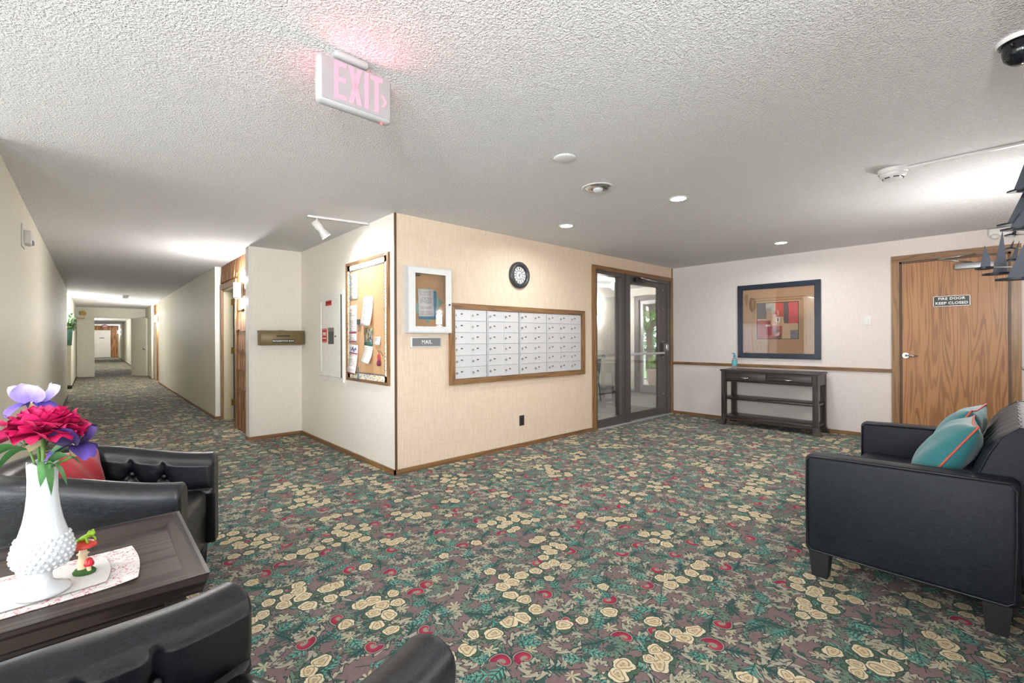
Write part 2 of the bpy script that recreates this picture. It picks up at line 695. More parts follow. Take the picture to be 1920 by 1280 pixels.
M_DARKTRIM = plain('dark_corner_trim', (92, 68, 48), 0.5)
M_SHINGLE = mat_wood('cedar_shingle', (112, 72, 40), (190, 140, 90), 'z', 14.0, 1.6, 0.75, lines=16.0)
M_BRONZE = plain('bronze_aluminium', (98, 93, 90), 0.4, 0.35)
M_WHITE = plain('white_plastic', (222, 221, 219), 0.4)
M_WPAINT = plain('white_paint', (232, 230, 224), 0.45)
M_BEIGE = plain('beige_door_paint', (206, 203, 188), 0.5)
M_JAMB = plain('beige_jamb_paint', (190, 180, 150), 0.5)
M_DARK = plain('painted_dark', (26, 28, 34), 0.9)
M_BLACK = plain('black_plastic', (22, 22, 25), 0.4)
M_STEEL = plain('brushed_steel', (190, 190, 190), 0.28, 1.0)
M_CHROME = plain('chrome', (225, 225, 228), 0.12, 1.0)
M_BRASS = plain('aged_brass', (150, 120, 60), 0.4, 0.9)
M_LEATHER = mat_leather('black_leather', (9, 11, 15), (20, 23, 29), 0.26, 0.55)
M_LEATHER_B = mat_leather('navy_black_leather', (8, 12, 21), (19, 24, 34), 0.42)
M_ESP = mat_wood('espresso_wood', (30, 25, 25), (62, 52, 49), 'x', 12.0, 1.4, 0.38)
M_ESPZ = mat_wood('espresso_wood_upright', (32, 26, 26), (64, 54, 50), 'z', 12.0, 1.4, 0.4)
M_GLASS = mat_glass('clear_glass')
M_PANE = mat_glass('cabinet_glass', refl=0.25)
M_TEXTW = plain('white_lettering', (238, 238, 234), 0.5)
M_CORK = mat_fabric('cork', (190, 142, 92), (222, 176, 124), 0.9, 300)
M_SILVER = plain('silver_anodised', (206, 208, 210), 0.35, 0.35)
M_MAILBOX = plain('mailbox_aluminium', (214, 215, 217), 0.4, 0.25)
M_RED = plain('red_vinyl_sticker', (190, 44, 44), 0.5)

# ------------------------------------------------------------------ the setting
def quad_obj(name, mat, rects, z, flip=False):
    m = MB()
    for x0, x1, y0, y1 in rects:
        vs = [(x0, y0, z), (x1, y0, z), (x1, y1, z), (x0, y1, z)]
        m.add(vs, [(3, 2, 1, 0) if flip else (0, 1, 2, 3)])
    me = bpy.data.meshes.new(name)
    me.from_pydata(m.v, [], m.f)
    me.materials.append(mat)
    o = bpy.data.objects.new(name, me)
    COL.objects.link(o)
    return o


LX0, LY0 = -4.4, -3.2      # lounge behind the camera
floor = MB()
floor.box(LX0, XR + 0.02, LY0, YM + 0.02, -0.05, 0)
floor.box(-0.75, 2.9, YM + 0.02, YEND + 0.1, -0.05, 0)
struct(floor.build('floor', M_CARPET), 'carpet with cream roses, sage scrolls and crimson commas on mauve')
ceil = MB()
ceil.box(LX0, XR + 0.02, LY0, YM + 0.02, H, H + 0.06)
ceil.box(-0.75, 2.9, YM + 0.02, YEND + 0.1, H, H + 0.06)
struct(ceil.build('ceiling', M_CEIL), 'white popcorn-textured ceiling')

DX0, DX1 = 5.05, 7.21      # entrance door opening in the mail wall
T = 0.12
w = MB()
w.box(XB + 0.002, DX0, YM, YM + T, 0, H)
w.box(DX0, XR, YM, YM + T, 2.27, H)
struct(w.build('wall_front', M_TAN), 'tan woven wallcovering behind the mailboxes')
w = MB()
w.box(XB, XB + T, YM + 0.002, YS, 0, H)
struct(w.build('wall_notice', M_CREAM), 'cream wall with the notice board')
w = MB()
w.box(XC, XB + T, YS, YS + 0.16, 0, H)
struct(w.build('wall_return', M_CREAM), 'short cream wall behind the suggestion box')
FD0, FD1, FDT = -0.011, 0.905, 2.17   # fire door opening (y range)
w = MB()
w.box(XR, XR + T, FD1, YM + T, 0, H)
w.box(XR, XR + T, YNEAR - T, FD0, 0, H)
w.box(XR, XR + T, FD0, FD1, FDT, H)
struct(w.build('wall_right', M_PINKW), 'pale wall with the painting and the fire door')
SD0, SD1 = 5.35, 6.27
w = MB()
w.box(1.7, SD0, YNEAR - T, YNEAR, 0, H)
w.box(SD1, XR, YNEAR - T, YNEAR, 0, H)
w.box(SD0, SD1, YNEAR - T, YNEAR, 2.1, H)
struct(w.build('wall_sofa', M_PINKW), 'pale wall behind the loveseat')
w = MB()
w.box(1.7, 1.7 + T, LY0, YNEAR - T, 0, H)
struct(w.build('wall_lounge_side', M_CREAM))
# corridor walls
REC1 = (YS + 0.16, YCORR)           # shingled door recess by the lobby
REC2 = (17.2, 19.4)
REC3 = (14.4, 16.8)                 # recess in the left wall
XS = 1.53                           # backing of the shingles
w = MB()
w.box(XC, XC + 0.14, YCORR, REC2[0], 0, H)
w.box(XC, XC + 0.14, REC2[1], YFIRE, 0, H)
w.box(XC, XC + 0.14, YFIRE + 0.12, 27.0, 0, H)
w.box(XC, XC + 0.14, 29.0, 37.5, 0, H)
w.box(XC, XC + 0.14, 39.5, YEND, 0, H)
w.box(XC + 0.10, XC + 0.14, 27.0, 29.0, 0, H)
w.box(XC + 0.10, XC + 0.14, 37.5, 39.5, 0, H)
struct(w.build('wall_corridor', M_HALL), 'cream corridor wall with its dim greenish light in the colour')
w = MB()
w.box(XL - T, XL, 3.95, REC3[0], 0, H)
w.box(XL - 0.24, XL - 0.13, REC3[0] - 0.0, REC3[1], 0, H)
w.box(XL - T, XL, REC3[1], YEND, 0, H)
struct(w.build('wall_left', M_HALL), 'long pale corridor wall')
w = MB()
w.box(LX0, XL - T, 3.95, 3.95 + T, 0, H)
struct(w.build('wall_lounge_end', M_CREAM))
# lounge walls behind the camera; their unseen windows are widened for more daylight
WZ0, WZ1 = 0.3, 2.2
w = MB()
w.box(LX0 - T, LX0, LY0, 4.07, 0, WZ0)
w.box(LX0 - T, LX0, LY0, 4.07, WZ1, H)
for a, b in ((LY0, -2.85), (3.75, 4.07)):
    w.box(LX0 - T, LX0, a, b, WZ0, WZ1)
struct(w.build('wall_lounge_window', M_CREAM))
w = MB()
w.box(LX0 - T, 1.7 + T, LY0 - T, LY0, 0, WZ0)
w.box(LX0 - T, 1.7 + T, LY0 - T, LY0, WZ1, H)
for a, b in ((LX0 - T, -4.1), (1.5, 1.7 + T)):
    w.box(a, b, LY0 - T, LY0, WZ0, WZ1)
struct(w.build('wall_lounge_back', M_CREAM))
for i in range(2):
    m = MB()
    A, B = ((-2.85, 3.75), (-4.1, 1.5))[i]
    n = 4
    bars = [(A, B, WZ0, WZ0 + .06), (A, B, WZ1 - .06, WZ1)]
    for k in range(n + 1):
        c_ = A + (B - A) * k / n
        bars.append((max(A, c_ - .03), min(B, c_ + .03), WZ0 + .06, WZ1 - .06))
    for a, b, z0, z1 in bars:
        if i == 0:
            m.box(LX0 - 0.09, LX0 - 0.03, a, b, z0, z1)
        else:
            m.box(a, b, LY0 - 0.09, LY0 - 0.03, z0, z1)
    o = struct(m.build('window_%d' % (i + 1), M_WPAINT))
    for k in range(n):
        a, b = A + (B - A) * k / n + .03, A + (B - A) * (k + 1) / n - .03
        q = MB()
        if i == 0:
            q.box(LX0 - 0.062, LX0 - 0.057, a, b, WZ0 + .06, WZ1 - .06)
        else:
            q.box(a, b, LY0 - 0.062, LY0 - 0.057, WZ0 + .06, WZ1 - .06)
        q.build('window_pane', M_GLASS, o)

# corridor end and cross wall with the fire doors
w = MB()
w.box(XL, 0.04, YFIRE, YFIRE + 0.12, 0, H)
w.box(1.06, XC, YFIRE, YFIRE + 0.12, 0, H)
w.box(0.04, 1.06, YFIRE, YFIRE + 0.12, 2.10, H)
struct(w.build('wall_cross', M_HALL), 'cross wall with the double fire doors down the corridor')
w = MB()
w.box(XL, XC, YEND, YEND + 0.1, 0, H)
struct(w.build('wall_end', M_SHINGLE), 'shingled wall at the far end of the corridor')

# shingled recess wall by the lobby with an open unit door
D1a, D1b = 7.52, 8.46        # door opening in y
w = MB()
w.box(XS, XS + 0.10, REC1[0], D1a - 0.05, 0, H)
w.box(XS, XS + 0.10, D1b + 0.05, REC1[1], 0, H)
w.box(XS, XS + 0.10, D1a - 0.05, D1b + 0.05, 2.10, H)
shw = struct(w.build('wall_shingle', M_SHINGLE), 'cedar shingle cladding around the open unit door')
rnd = random.Random(3)


def shingle_mesh(k):
    wd = (0.12, 0.16, 0.20, 0.14)[k % 4]
    hh = 0.37
    bm = MB()
    t = 0.022
    s = (0.006, -0.005, 0.01, 0.0)[k % 4]
    # wedge: thick butt at the bottom, thin at the top; local -x is outward, y along wall
    poly = [(-wd / 2, 0.0 + s), (wd / 2, 0.0 - s), (wd / 2, hh), (-wd / 2, hh)]
    vs = [(-t, a, b) for a, b in poly[:2]] + [(-0.004, a, b) for a, b in poly[2:]] + [(0.0, a, b) for a, b in poly]
    bm.add(vs, [(0, 1, 2, 3), (4, 7, 6, 5), (0, 4, 5, 1), (1, 5, 6, 2), (2, 6, 7, 3), (3, 7, 4, 0)])
    return bm.mesh('shingle'), wd


SHM = [shingle_mesh(k) for k in range(4)]
for me, _ in SHM:
    me.materials.append(M_SHINGLE)


def shingle_run(y0, y1, z0, z1, parent):
    z, row = z0, 0
    while z < z1 - 0.02:
        y = y0
        k = row
        while y < y1 - 0.02:
            me, wd = SHM[k % 4]
            k += rnd.choice((1, 2, 3))
            wd2 = min(wd, y1 - y)
            o = bpy.data.objects.new('shingle', me)
            COL.objects.link(o)
            o.parent = parent
            zz = z + rnd.uniform(-0.012, 0.012) if row else z
            o.location = (XS, y + wd2 / 2, zz)
            top = min(0.37, z1 - zz)
            o.scale = (rnd.uniform(0.85, 1.25), wd2 / wd * 0.985, top / 0.37)
            y += wd2
        z += 0.275
        row += 1


shingle_run(REC1[0] + 0.01, D1a - 0.07, 0.02, H - 0.01, shw)
shingle_run(D1a - 0.07, D1b + 0.07, 2.17, H - 0.01, shw)
# unit room behind the open door, its darkness painted on the walls
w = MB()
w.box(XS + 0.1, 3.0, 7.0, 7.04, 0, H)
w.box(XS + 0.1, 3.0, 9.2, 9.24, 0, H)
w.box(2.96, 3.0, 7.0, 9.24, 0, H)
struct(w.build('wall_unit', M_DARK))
d = MB()
d.box(XS - 0.03, XS + 0.10, D1a - 0.06, D1a, 0, 2.06)
d.box(XS - 0.03, XS + 0.10, D1b, D1b + 0.06, 0, 2.06)
d.box(XS - 0.03, XS + 0.10, D1a - 0.06, D1b + 0.06, 2.06, 2.14)
d1 = struct(d.build('door_1', M_OAK), 'open unit door with oak casing in the shingled recess')
d = MB()
d.box(XS + 0.0, XS + 0.13, D1b - 0.03, D1b, 0, 2.06)
d.box(XS + 0.0, XS + 0.13, D1a, D1a + 0.02, 0, 2.06)
d.box(XS + 0.0, XS + 0.13, D1a, D1b, 2.03, 2.06)
d.build('jamb', M_JAMB, d1)
MB().box(XS + 0.13, XS + 1.0, D1b - 0.05, D1b - 0.01, 0.01, 2.03).build('leaf', plain('slate_door', (72, 78, 88), 0.5), d1)
for z in (0.22, 1.05, 1.82):
    MB().box(XS + 0.10, XS + 0.16, D1b - 0.055, D1b - 0.028, z, z + 0.10).build('hinge', M_BRASS, d1)

# second recess down the corridor (pieces too small to pick apart)
w = MB()
w.box(XS, XS + 0.1, REC2[0], REC2[1], 0, H)
s2 = struct(w.build('wall_recess', M_SHINGLE), 'shingled recess farther down the corridor')
m = MB()
r2 = random.Random(5)
z = 0.0
while z < 2.3:
    y = REC2[0]
    while y < REC2[1] - 0.05:
        wd = r2.uniform(0.11, 0.2)
        m.box(XS - r2.uniform(0.01, 0.025), XS, y + 0.002, min(y + wd, REC2[1]), z, min(z + 0.27, H - 0.01))
        y += wd
    z += 0.275
o = m.build('shingles', M_SHINGLE, s2)
o['kind'] = 'stuff'
d = MB()
d.box(XS - 0.04, XS + 0.02, 18.25, 18.32, 0, 2.04)
d.box(XS - 0.04, XS + 0.02, 19.25, 19.32, 0, 2.04)
d.box(XS - 0.04, XS + 0.02, 18.25, 19.32, 2.04, 2.12)
d2 = struct(d.build('door_2', M_OAK))
MB().box(XS - 0.03, XS + 0.01, 18.32, 19.25, 0.01, 2.04).build('leaf', M_BEIGE, d2)
# end wall: shingles and a pale door
m = MB()
z = 0.0
while z < 2.4:
    x = 0.98
    while x < XC - 0.04:
        wd = r2.uniform(0.11, 0.2)
        m.box(x + 0.003, min(x + wd, XC), YEND - r2.uniform(0.01, 0.03), YEND, z, min(z + 0.27, H - 0.01))
        x += wd
    z += 0.275
x = XL
while x < XC - 0.04:
    wd = r2.uniform(0.11, 0.2)
    m.box(x + 0.003, min(x + wd, XC), YEND - r2.uniform(0.01, 0.03), YEND, 2.13, H - 0.005)
    x += wd
o = m.build('shingles', M_SHINGLE, bpy.data.objects['wall_end'])
o['kind'] = 'stuff'
d = MB()
d.box(0.06, 0.12, YEND - 0.05, YEND, 0, 2.03)
d.box(0.96, 1.02, YEND - 0.05, YEND, 0, 2.03)
d.box(0.06, 1.02, YEND - 0.05, YEND, 2.03, 2.10)
d3 = struct(d.build('door_3', M_WPAINT), 'pale door at the far end of the corridor')
MB().box(0.12, 0.96, YEND - 0.03, YEND - 0.005, 0.01, 2.03).build('leaf', M_WPAINT, d3)
MB().cyl((0.2, YEND - 0.03, 1.0), (0.2, YEND - 0.09, 1.0), 0.03).build('knob', M_STEEL, d3)
MB().box(0.38, 0.66, YEND - 0.036, YEND - 0.03, 1.48, 1.53).build('name_plate', M_BLACK, d3)

# fire doors in the cross wall
d = MB()
d.box(0.0, 0.045, YFIRE - 0.03, YFIRE + 0.13, 0, 2.08)
d.box(1.035, 1.08, YFIRE - 0.03, YFIRE + 0.13, 0, 2.08)
d.box(0.0, 1.08, YFIRE - 0.03, YFIRE + 0.13, 2.08, 2.13)
d4 = struct(d.build('door_4', M_BEIGE), 'beige corridor fire door held open')
a = math.radians(22)
leaf = MB().box(0, 0.98, -0.022, 0.022, 0.01, 2.07).build('leaf', M_BEIGE, d4, (1.05, YFIRE - 0.05, 0), (0, 0, -PI / 2 + a))
MB().cyl((0.9, -0.09, 1.0), (0.9, 0.09, 1.0), 0.028).build('knob', M_STEEL, leaf)
MB().box(0.12, 0.42, 0.02, 0.08, 1.94, 2.0).build('closer', M_BRASS, leaf)
d5 = struct(MB().box(XL + 0.02, -0.005, YFIRE - 0.045, YFIRE - 0.002, 0.02, 2.07).build('door_5', M_BEIGE), 'fixed beige leaf beside the held-open fire door')
MB().cyl((-0.24, YFIRE - 0.10, 2.22), (-0.24, YFIRE, 2.22), 0.075, n=20).build('holder', M_BRASS, d5)
MB().box(XL + 0.02, -0.2, YFIRE - 0.09, YFIRE - 0.05, 2.03, 2.06).build('closer_arm', M_BRASS, d5)

# baseboards, rails, trims
BH, BT = 0.045, 0.016
b = MB().box(XB - BT, DX0 - 0.02, YM - BT, YM, 0, BH)
struct(b.build('baseboard_front', M_OAK_X))
b = MB().box(XB - BT, XB, YM - BT, YS - BT, 0, BH)
struct(b.build('baseboard_notice', M_OAK_Y))
b = MB().box(XC - BT, XB, YS - BT, YS, 0, BH)
b.box(XC - BT, XC, YS, YS + 0.15, 0, BH)
struct(b.build('baseboard_return', M_OAK_X))
b = MB().box(XR - BT, XR, FD1 + 0.08, YM, 0, BH)
struct(b.build('baseboard_right', M_OAK_Y))
b = MB()
for y0, y1 in ((YCORR, REC2[0]), (REC2[1], YFIRE), (YFIRE + 0.14, 27.0), (29.0, 37.5), (39.5, YEND)):
    b.box(XC - BT, XC, y0, y1, 0, BH)
b.box(XC, XS, YCORR - BT, YCORR, 0, BH)
struct(b.build('baseboard_corridor', M_OAK_Y))
b = MB()
for y0, y1 in ((3.95, REC3[0]), (REC3[1], YFIRE)):
    b.box(XL, XL + BT, y0, y1, 0, BH)
b.box(XL - 0.13, XL + BT, REC3[1] - BT, REC3[1], 0, 0.09)
struct(b.build('baseboard_left', plain('dark_vinyl_base', (52, 46, 40), 0.6)))
b = MB().box(1.9, SD0 - 0.07, YNEAR, YNEAR + BT, 0, BH)
struct(b.build('baseboard_sofa', M_OAK_X))
t = MB().box(XR - 0.02, XR, FD1 + 0.07, YM - 0.02, 0.825, 0.87)
t.box(XR - 0.026, XR, FD1 + 0.07, YM - 0.02, 0.842, 0.858)
struct(t.build('trim_1', M_OAK_Y), 'oak chair rail along the pale wall')
t = MB().box(XB - 0.003, XB + 0.019, YM - 0.004, YM + 0.004, BH, H)
struct(t.build('trim_2', M_DARKTRIM), 'dark corner strip between cream and tan walls')
t = MB().box(XR - 0.012, XR, YM - 0.012, YM, 2.27, H)
struct(t.build('trim_3', M_DARKTRIM))
t = MB().box(XC - 0.004, XC + 0.03, YS - 0.004, YS + 0.16, BH, H)
t.box(XC - 0.004, XC + 0.06, YCORR - 0.004, YCORR + 0.02, BH, H)
struct(t.build('trim_4', M_WPAINT), 'white corner edge of the corridor recess')
# ------------------------------------------------------------------ oak fire door in the right wall
d = MB()
cw = 0.075
d.box(XR - 0.02, XR + 0.02, FD1, FD1 + cw, 0, FDT)
d.box(XR - 0.02, XR + 0.02, FD0 - cw, FD0, 0, FDT)
fd = struct(d.build('door_6', M_OAK), 'oak fire door with a keep closed sign')
MB().box(XR - 0.0205, XR + 0.02, FD0 - cw, FD1 + cw, FDT, FDT + cw).build('head_casing', M_OAK_Y, fd)
s = MB()
s.box(XR + 0.0, XR + 0.10, FD1 - 0.02, FD1, 0, FDT)
s.box(XR + 0.0, XR + 0.10, FD0, FD0 + 0.02, 0, FDT)
s.box(XR + 0.0, XR + 0.10, FD0, FD1, FDT - 0.02, FDT)
s.build('stop', M_DARKTRIM, fd)
leaf = MB().box(XR + 0.008, XR + 0.05, FD0 + 0.022, FD1 - 0.022, 0.012, FDT - 0.022).build('leaf', M_OAKDOOR, fd)
MB().box(XR + 0.06, XR + 0.09, FD0 - 0.02, FD1 + 0.02, 0, FDT + 0.02).build('backing', M_DARK, fd)  # unseen plate added to block light leaking around the leaf
hd = MB()
hd.cyl((XR + 0.008, 0.85, 1.04), (XR - 0.012, 0.85, 1.04), 0.032, n=24)
hd.cyl((XR - 0.01, 0.85, 1.04), (XR - 0.055, 0.85, 1.04), 0.011, n=14)
hd.tube([(XR - 0.052, 0.85, 1.04), (XR - 0.056, 0.80, 1.042), (XR - 0.052, 0.735, 1.036)], [0.012, 0.011, 0.008], 12)
hd.build('lever_handle', M_STEEL, leaf)
cl = MB().rbox(XR - 0.065, XR + 0.006, 0.11, 0.42, 2.02, 2.085, 0.006)
cl.build('closer', plain('closer_grey', (150, 152, 154), 0.4, 0.5), leaf)
ar = MB()
ar.tube([(XR - 0.03, 0.28, 2.09), (XR - 0.05, 0.56, 2.155)], 0.008, 8)
ar.tube([(XR - 0.05, 0.56, 2.155), (XR - 0.035, 0.25, 2.18)], 0.008, 8)
ar.build('closer_arm', M_STEEL, leaf)
sg = MB().box(XR - 0.002, XR + 0.008, 0.298, 0.602, 1.614, 1.731).build('sign_plate', M_BLACK, leaf)
sf = plain('engraved_white', (236, 236, 232), 0.5)
o = letters('sign_lettering', 'FIRE DOOR', 0.040, sf, sg, (XR - 0.003, 0.45, 1.700), bold=0.0012, spacing=1.12)
o.rotation_euler = (0, 0, -PI / 2)
o = letters('sign_lettering', 'KEEP CLOSED', 0.040, sf, sg, (XR - 0.003, 0.45, 1.648), bold=0.0012, spacing=1.12)
o.rotation_euler = (0, 0, -PI / 2)
m = MB()
for y0, y1, z0, z1 in ((0.298, 0.602, 1.727, 1.731), (0.298, 0.602, 1.614, 1.618), (0.298, 0.302, 1.614, 1.731), (0.598, 0.602, 1.614, 1.731)):
    m.box(XR - 0.003, XR - 0.0015, y0, y1, z0, z1)
m.build('sign_edge', M_SILVER, sg)

# second door, in the wall behind the loveseat (only its lever shows at the frame's edge)
d = MB()
d.box(SD0 - 0.07, SD0, YNEAR - 0.02, YNEAR + 0.02, 0, 2.1)
d.box(SD1, SD1 + 0.07, YNEAR - 0.02, YNEAR + 0.02, 0, 2.1)
d.box(SD0 - 0.07, SD1 + 0.07, YNEAR - 0.02, YNEAR + 0.02, 2.1, 2.17)
d7 = struct(d.build('door_7', M_OAK))
MB().box(SD0, SD1, YNEAR - 0.06, YNEAR - 0.015, 0.01, 2.1).build('leaf', M_OAKDOOR, d7)
hd = MB()
hd.cyl((5.5, YNEAR - 0.015, 1.0), (5.5, YNEAR + 0.12, 1.0), 0.012, n=12)
hd.cyl((5.5, YNEAR - 0.015, 1.0), (5.5, YNEAR + 0.005, 1.0), 0.032, n=20)
hd.tube([(5.5, YNEAR + 0.115, 1.0), (5.56, YNEAR + 0.13, 1.0), (5.62, YNEAR + 0.115, 0.99)], 0.011, 10)
hd.build('lever_handle', M_STEEL, d7)

# ------------------------------------------------------------------ entrance: casing, bronze frame, sidelight, glass door
d = MB()
d.box(DX0 - 0.02, DX0 + 0.055, YM - 0.022, YM + 0.03, 0, 2.275)
d.box(DX1 - 0.055, DX1 + 0.02, YM - 0.022, YM + 0.03, 0, 2.275)
d8 = struct(d.build('door_8', M_OAK), 'bronze-framed glass entrance door with a sidelight')
MB().box(DX0 + 0.055, DX1 - 0.055, YM - 0.022, YM + 0.03, 2.215, 2.275).build('head_casing', M_OAK_X, d8)
f = MB()
f.box(DX0 + 0.055, DX0 + 0.10, YM - 0.005, YM + 0.11, 0, 2.215)       # left post
f.box(5.735, 5.81, YM - 0.005, YM + 0.11, 0, 2.215)                     # sidelight stile
f.box(5.83, 5.945, YM - 0.02, YM + 0.11, 0, 2.215)                      # mullion post
f.box(7.05, DX1 - 0.055, YM - 0.01, YM + 0.11, 0, 2.215)                # hinge-side jamb
f.box(DX0 + 0.10, 5.735, YM - 0.008, YM + 0.11, 2.165, 2.215)
f.box(5.945, 7.05, YM - 0.008, YM + 0.11, 2.165, 2.215)
f.box(DX0 + 0.10, 5.735, YM - 0.006, YM + 0.11, 0, 0.13)
f.box(5.81, 5.83, YM + 0.0, YM + 0.1, 0, 2.215)
f.build('frame', M_BRONZE, d8)
MB().box(DX0 + 0.10, 5.735, YM + 0.04, YM + 0.046, 0.13, 2.165).build('sidelight_pane', M_GLASS, d8)
lf = MB()
x0, x1 = 5.945, 7.05
lf.box(x0 + 0.002, x0 + 0.03, YM + 0.0, YM + 0.05, 0.02, 2.16)
lf.box(6.80, x1 - 0.002, YM + 0.0, YM + 0.05, 0.02, 2.16)
lf.box(x0 + 0.03, 6.80, YM + 0.0, YM + 0.05, 2.085, 2.16)
lf.box(x0 + 0.03, 6.80, YM + 0.0, YM + 0.05, 0.02, 0.135)
lf = lf.build('leaf', M_BRONZE, d8)
MB().box(x0 + 0.03, 6.80, YM + 0.022, YM + 0.028, 0.135, 2.085).build('pane', M_GLASS, lf)
pb = MB()
pb.rbox(x0 + 0.0, 6.90, YM - 0.06, YM - 0.03, 1.005, 1.04, 0.006)
pb.box(x0 + 0.0, x0 + 0.03, YM - 0.035, YM, 1.0, 1.045)
pb.build('push_bar', M_SILVER, lf)
MB().rbox(6.88, 6.99, YM - 0.07, YM, 0.98, 1.19, 0.012).build('latch_case', M_BRONZE, lf)
MB().rbox(6.90, 6.97, YM - 0.085, YM - 0.06, 1.06, 1.16, 0.01).build('pull', M_STEEL, lf)
c = MB().rbox(6.06, 6.30, YM - 0.06, YM, 2.12, 2.19, 0.008)
c.build('closer', M_BLACK, lf)
c = MB()
c.tube([(6.16, YM - 0.05, 2.19), (6.62, YM - 0.07, 2.155)], 0.010, 8)
c.tube([(6.62, YM - 0.07, 2.155), (6.20, YM - 0.03, 2.195)], 0.010, 8)
c.build('closer_arm', M_CHROME, lf)
for z in (0.35, 0.95, 1.2, 1.75, 2.05):
    MB().cyl((6.93, YM - 0.006, z), (6.93, YM + 0.002, z), 0.009, n=10).build('screw', M_CHROME, lf)
MB().box(DX0 + 0.1, DX1 - 0.05, YM - 0.05, YM + 0.14, 0.0, 0.012).build('threshold', M_SILVER, d8)

# vestibule beyond
VT = 0.1
VX0 = 4.4
m = MB().box(VX0, XV + 2.6, YM + 0.02, YV + 0.1, -0.05, 0.0)


def mat_slate():
    nb = NB('grey_slate_tile')
    P = nb.world_pos()
    n = nb.noise(nb.scale(P, (3, 14, 1)), 1.0, 4, 0.6)
    nb.p(color=nb.mix(n, srgb(96, 96, 98), srgb(158, 156, 152)), rough=0.32)
    return nb.mat


struct(m.build('floor_vestibule', mat_slate()), 'grey polished vestibule floor')
struct(MB().box(VX0, XV + 0.1, YM + T, YV + 0.1, H, H + 0.06).build('ceiling_vestibule', M_CEIL))
struct(MB().box(VX0, XV + 0.1, YV, YV + 0.1, 0, H).build('wall_vestibule', mat_vinyl('ribbed_wallcovering', (204, 202, 190), (226, 224, 214))), 'pale ribbed vestibule wall')
struct(MB().box(VX0 - 0.1, VX0, YM + T, YV + 0.1, 0, H).build('wall_vestibule_side', M_CREAM))
OD0, OD1 = 4.72, 5.92          # outer door opening along y
w = MB()
w.box(XV, XV + 0.1, OD1, YV + 0.1, 0, H)
w.box(XV, XV + 0.1, YM, OD0, 0, H)
w.box(XV, XV + 0.1, OD0, OD1, 2.25, H)
struct(w.build('wall_entry', M_CREAM), 'pale wall around the outer door')
struct(MB().box(XR + T, XV + 0.1, YM - 0.02, YM + T - 0.02, 0, H).build('wall_vestibule_near', M_CREAM))
b = MB().box(VX0, XV, YV - BT, YV, 0, BH)
b.box(XV - BT, XV, OD1 + 0.05, YV, 0, BH)
struct(b.build('baseboard_vestibule', M_OAK_X))
t = MB().box(VX0, XV, YV - 0.02, YV, 0.86, 0.90)
struct(t.build('trim_5', plain('grey_rail', (120, 112, 104), 0.5)), 'chair rail on the vestibule wall')
f = MB()
f.box(XV - 0.05, XV + 0.1, OD1 - 0.09, OD1 + 0.03, 0, 2.25)
f.box(XV - 0.05, XV + 0.1, OD0 - 0.03, OD0 + 0.09, 0, 2.25)
f.box(XV - 0.05, XV + 0.1, OD0 + 0.09, OD1 - 0.09, 2.15, 2.25)
f.box(XV - 0.05, XV + 0.1, OD0 + 0.09, OD1 - 0.09, 0.0, 0.03)
od = struct(f.build('door_9', M_BRONZE), 'outer glass door with house numerals above eye level')
lf = MB()
lf.box(XV + 0.0, XV + 0.045, OD1 - 0.17, OD1 - 0.09, 0.03, 2.14)
lf.box(XV + 0.0, XV + 0.045, OD0 + 0.09, OD0 + 0.17, 0.03, 2.14)
lf.box(XV + 0.0, XV + 0.045, OD0 + 0.17, OD1 - 0.17, 2.06, 2.14)
lf.box(XV + 0.0, XV + 0.045, OD0 + 0.17, OD1 - 0.17, 0.03, 0.19)
lf = lf.build('leaf', plain('pale_aluminium', (168, 166, 164), 0.35, 0.5), od)
MB().box(XV + 0.018, XV + 0.024, OD0 + 0.17, OD1 - 0.17, 0.19, 2.06).build('pane', M_GLASS, lf)
# house numerals applied to the outside of the pane: seen from inside they read reversed
num = text_mesh('30', 0.27, extrude=0.0015)
num.materials.clear()
num.transform(Matrix.Scale(-1, 4, (1, 0, 0)))
o = link('numerals', num, plain('dark_olive_numeral', (52, 62, 34), 0.6), lf, (XV + 0.017, 5.47, 1.885), (0, 0, -PI / 2))

# ------------------------------------------------------------------ outdoors
M_GRASS = mat_fabric('lawn_grass', (86, 128, 44), (140, 176, 74), 0.9, 60)
M_LEAF = mat_fabric('tree_leaves', (62, 118, 30), (150, 196, 66), 0.7, 9)
M_LEAF2 = mat_fabric('far_leaves', (44, 96, 52), (104, 160, 86), 0.7, 9)
M_BARK = plain('tree_bark', (84, 66, 54), 0.9, bump=0.5)
M_CONC = plain('concrete', (196, 188, 176), 0.85, bump=0.2)
tag(MB().box(XV + 0.1, XV + 60, -30, 60, -0.12, -0.06).build('lawn', M_GRASS), 'mown green lawn beyond the entrance porch', 'lawn', kind='stuff')
tag(MB().box(XV + 0.1, XV + 3.2, 3.0, 10.5, -0.06, -0.002).build('porch_slab', M_CONC), 'pale concrete porch slab outside the outer door', 'porch')
tag(MB().box(XV + 13, XV + 17, -30, 60, -0.06, -0.045).build('street', plain('asphalt', (150, 156, 166), 0.8)), 'pale grey road beyond the lawn', 'road')
m = MB()
m.box(XV + 0.1, XV + 3.4, 2.0, 11.0, 2.42, 2.55)
m.box(XV + 3.1, XV + 3.4, 2.0, 11.0, 2.12, 2.45)
tag(m.build('porch_roof', plain('porch_brown', (96, 82, 66), 0.8)), 'brown porch roof edge above the outer door', 'roof')
XRAIL = XV + 2.6
rt = thing('porch_railing', 'dark metal porch railing with thin balusters', 'railing', (XRAIL, 7.4, 0))
MB().box(-0.02, 0.02, -2.4, 1.8, 0.92, 0.97).build('top_rail', M_BLACK, rt)
MB().box(-0.015, 0.015, -2.4, 1.8, 0.06, 0.09).build('bottom_rail', M_BLACK, rt)
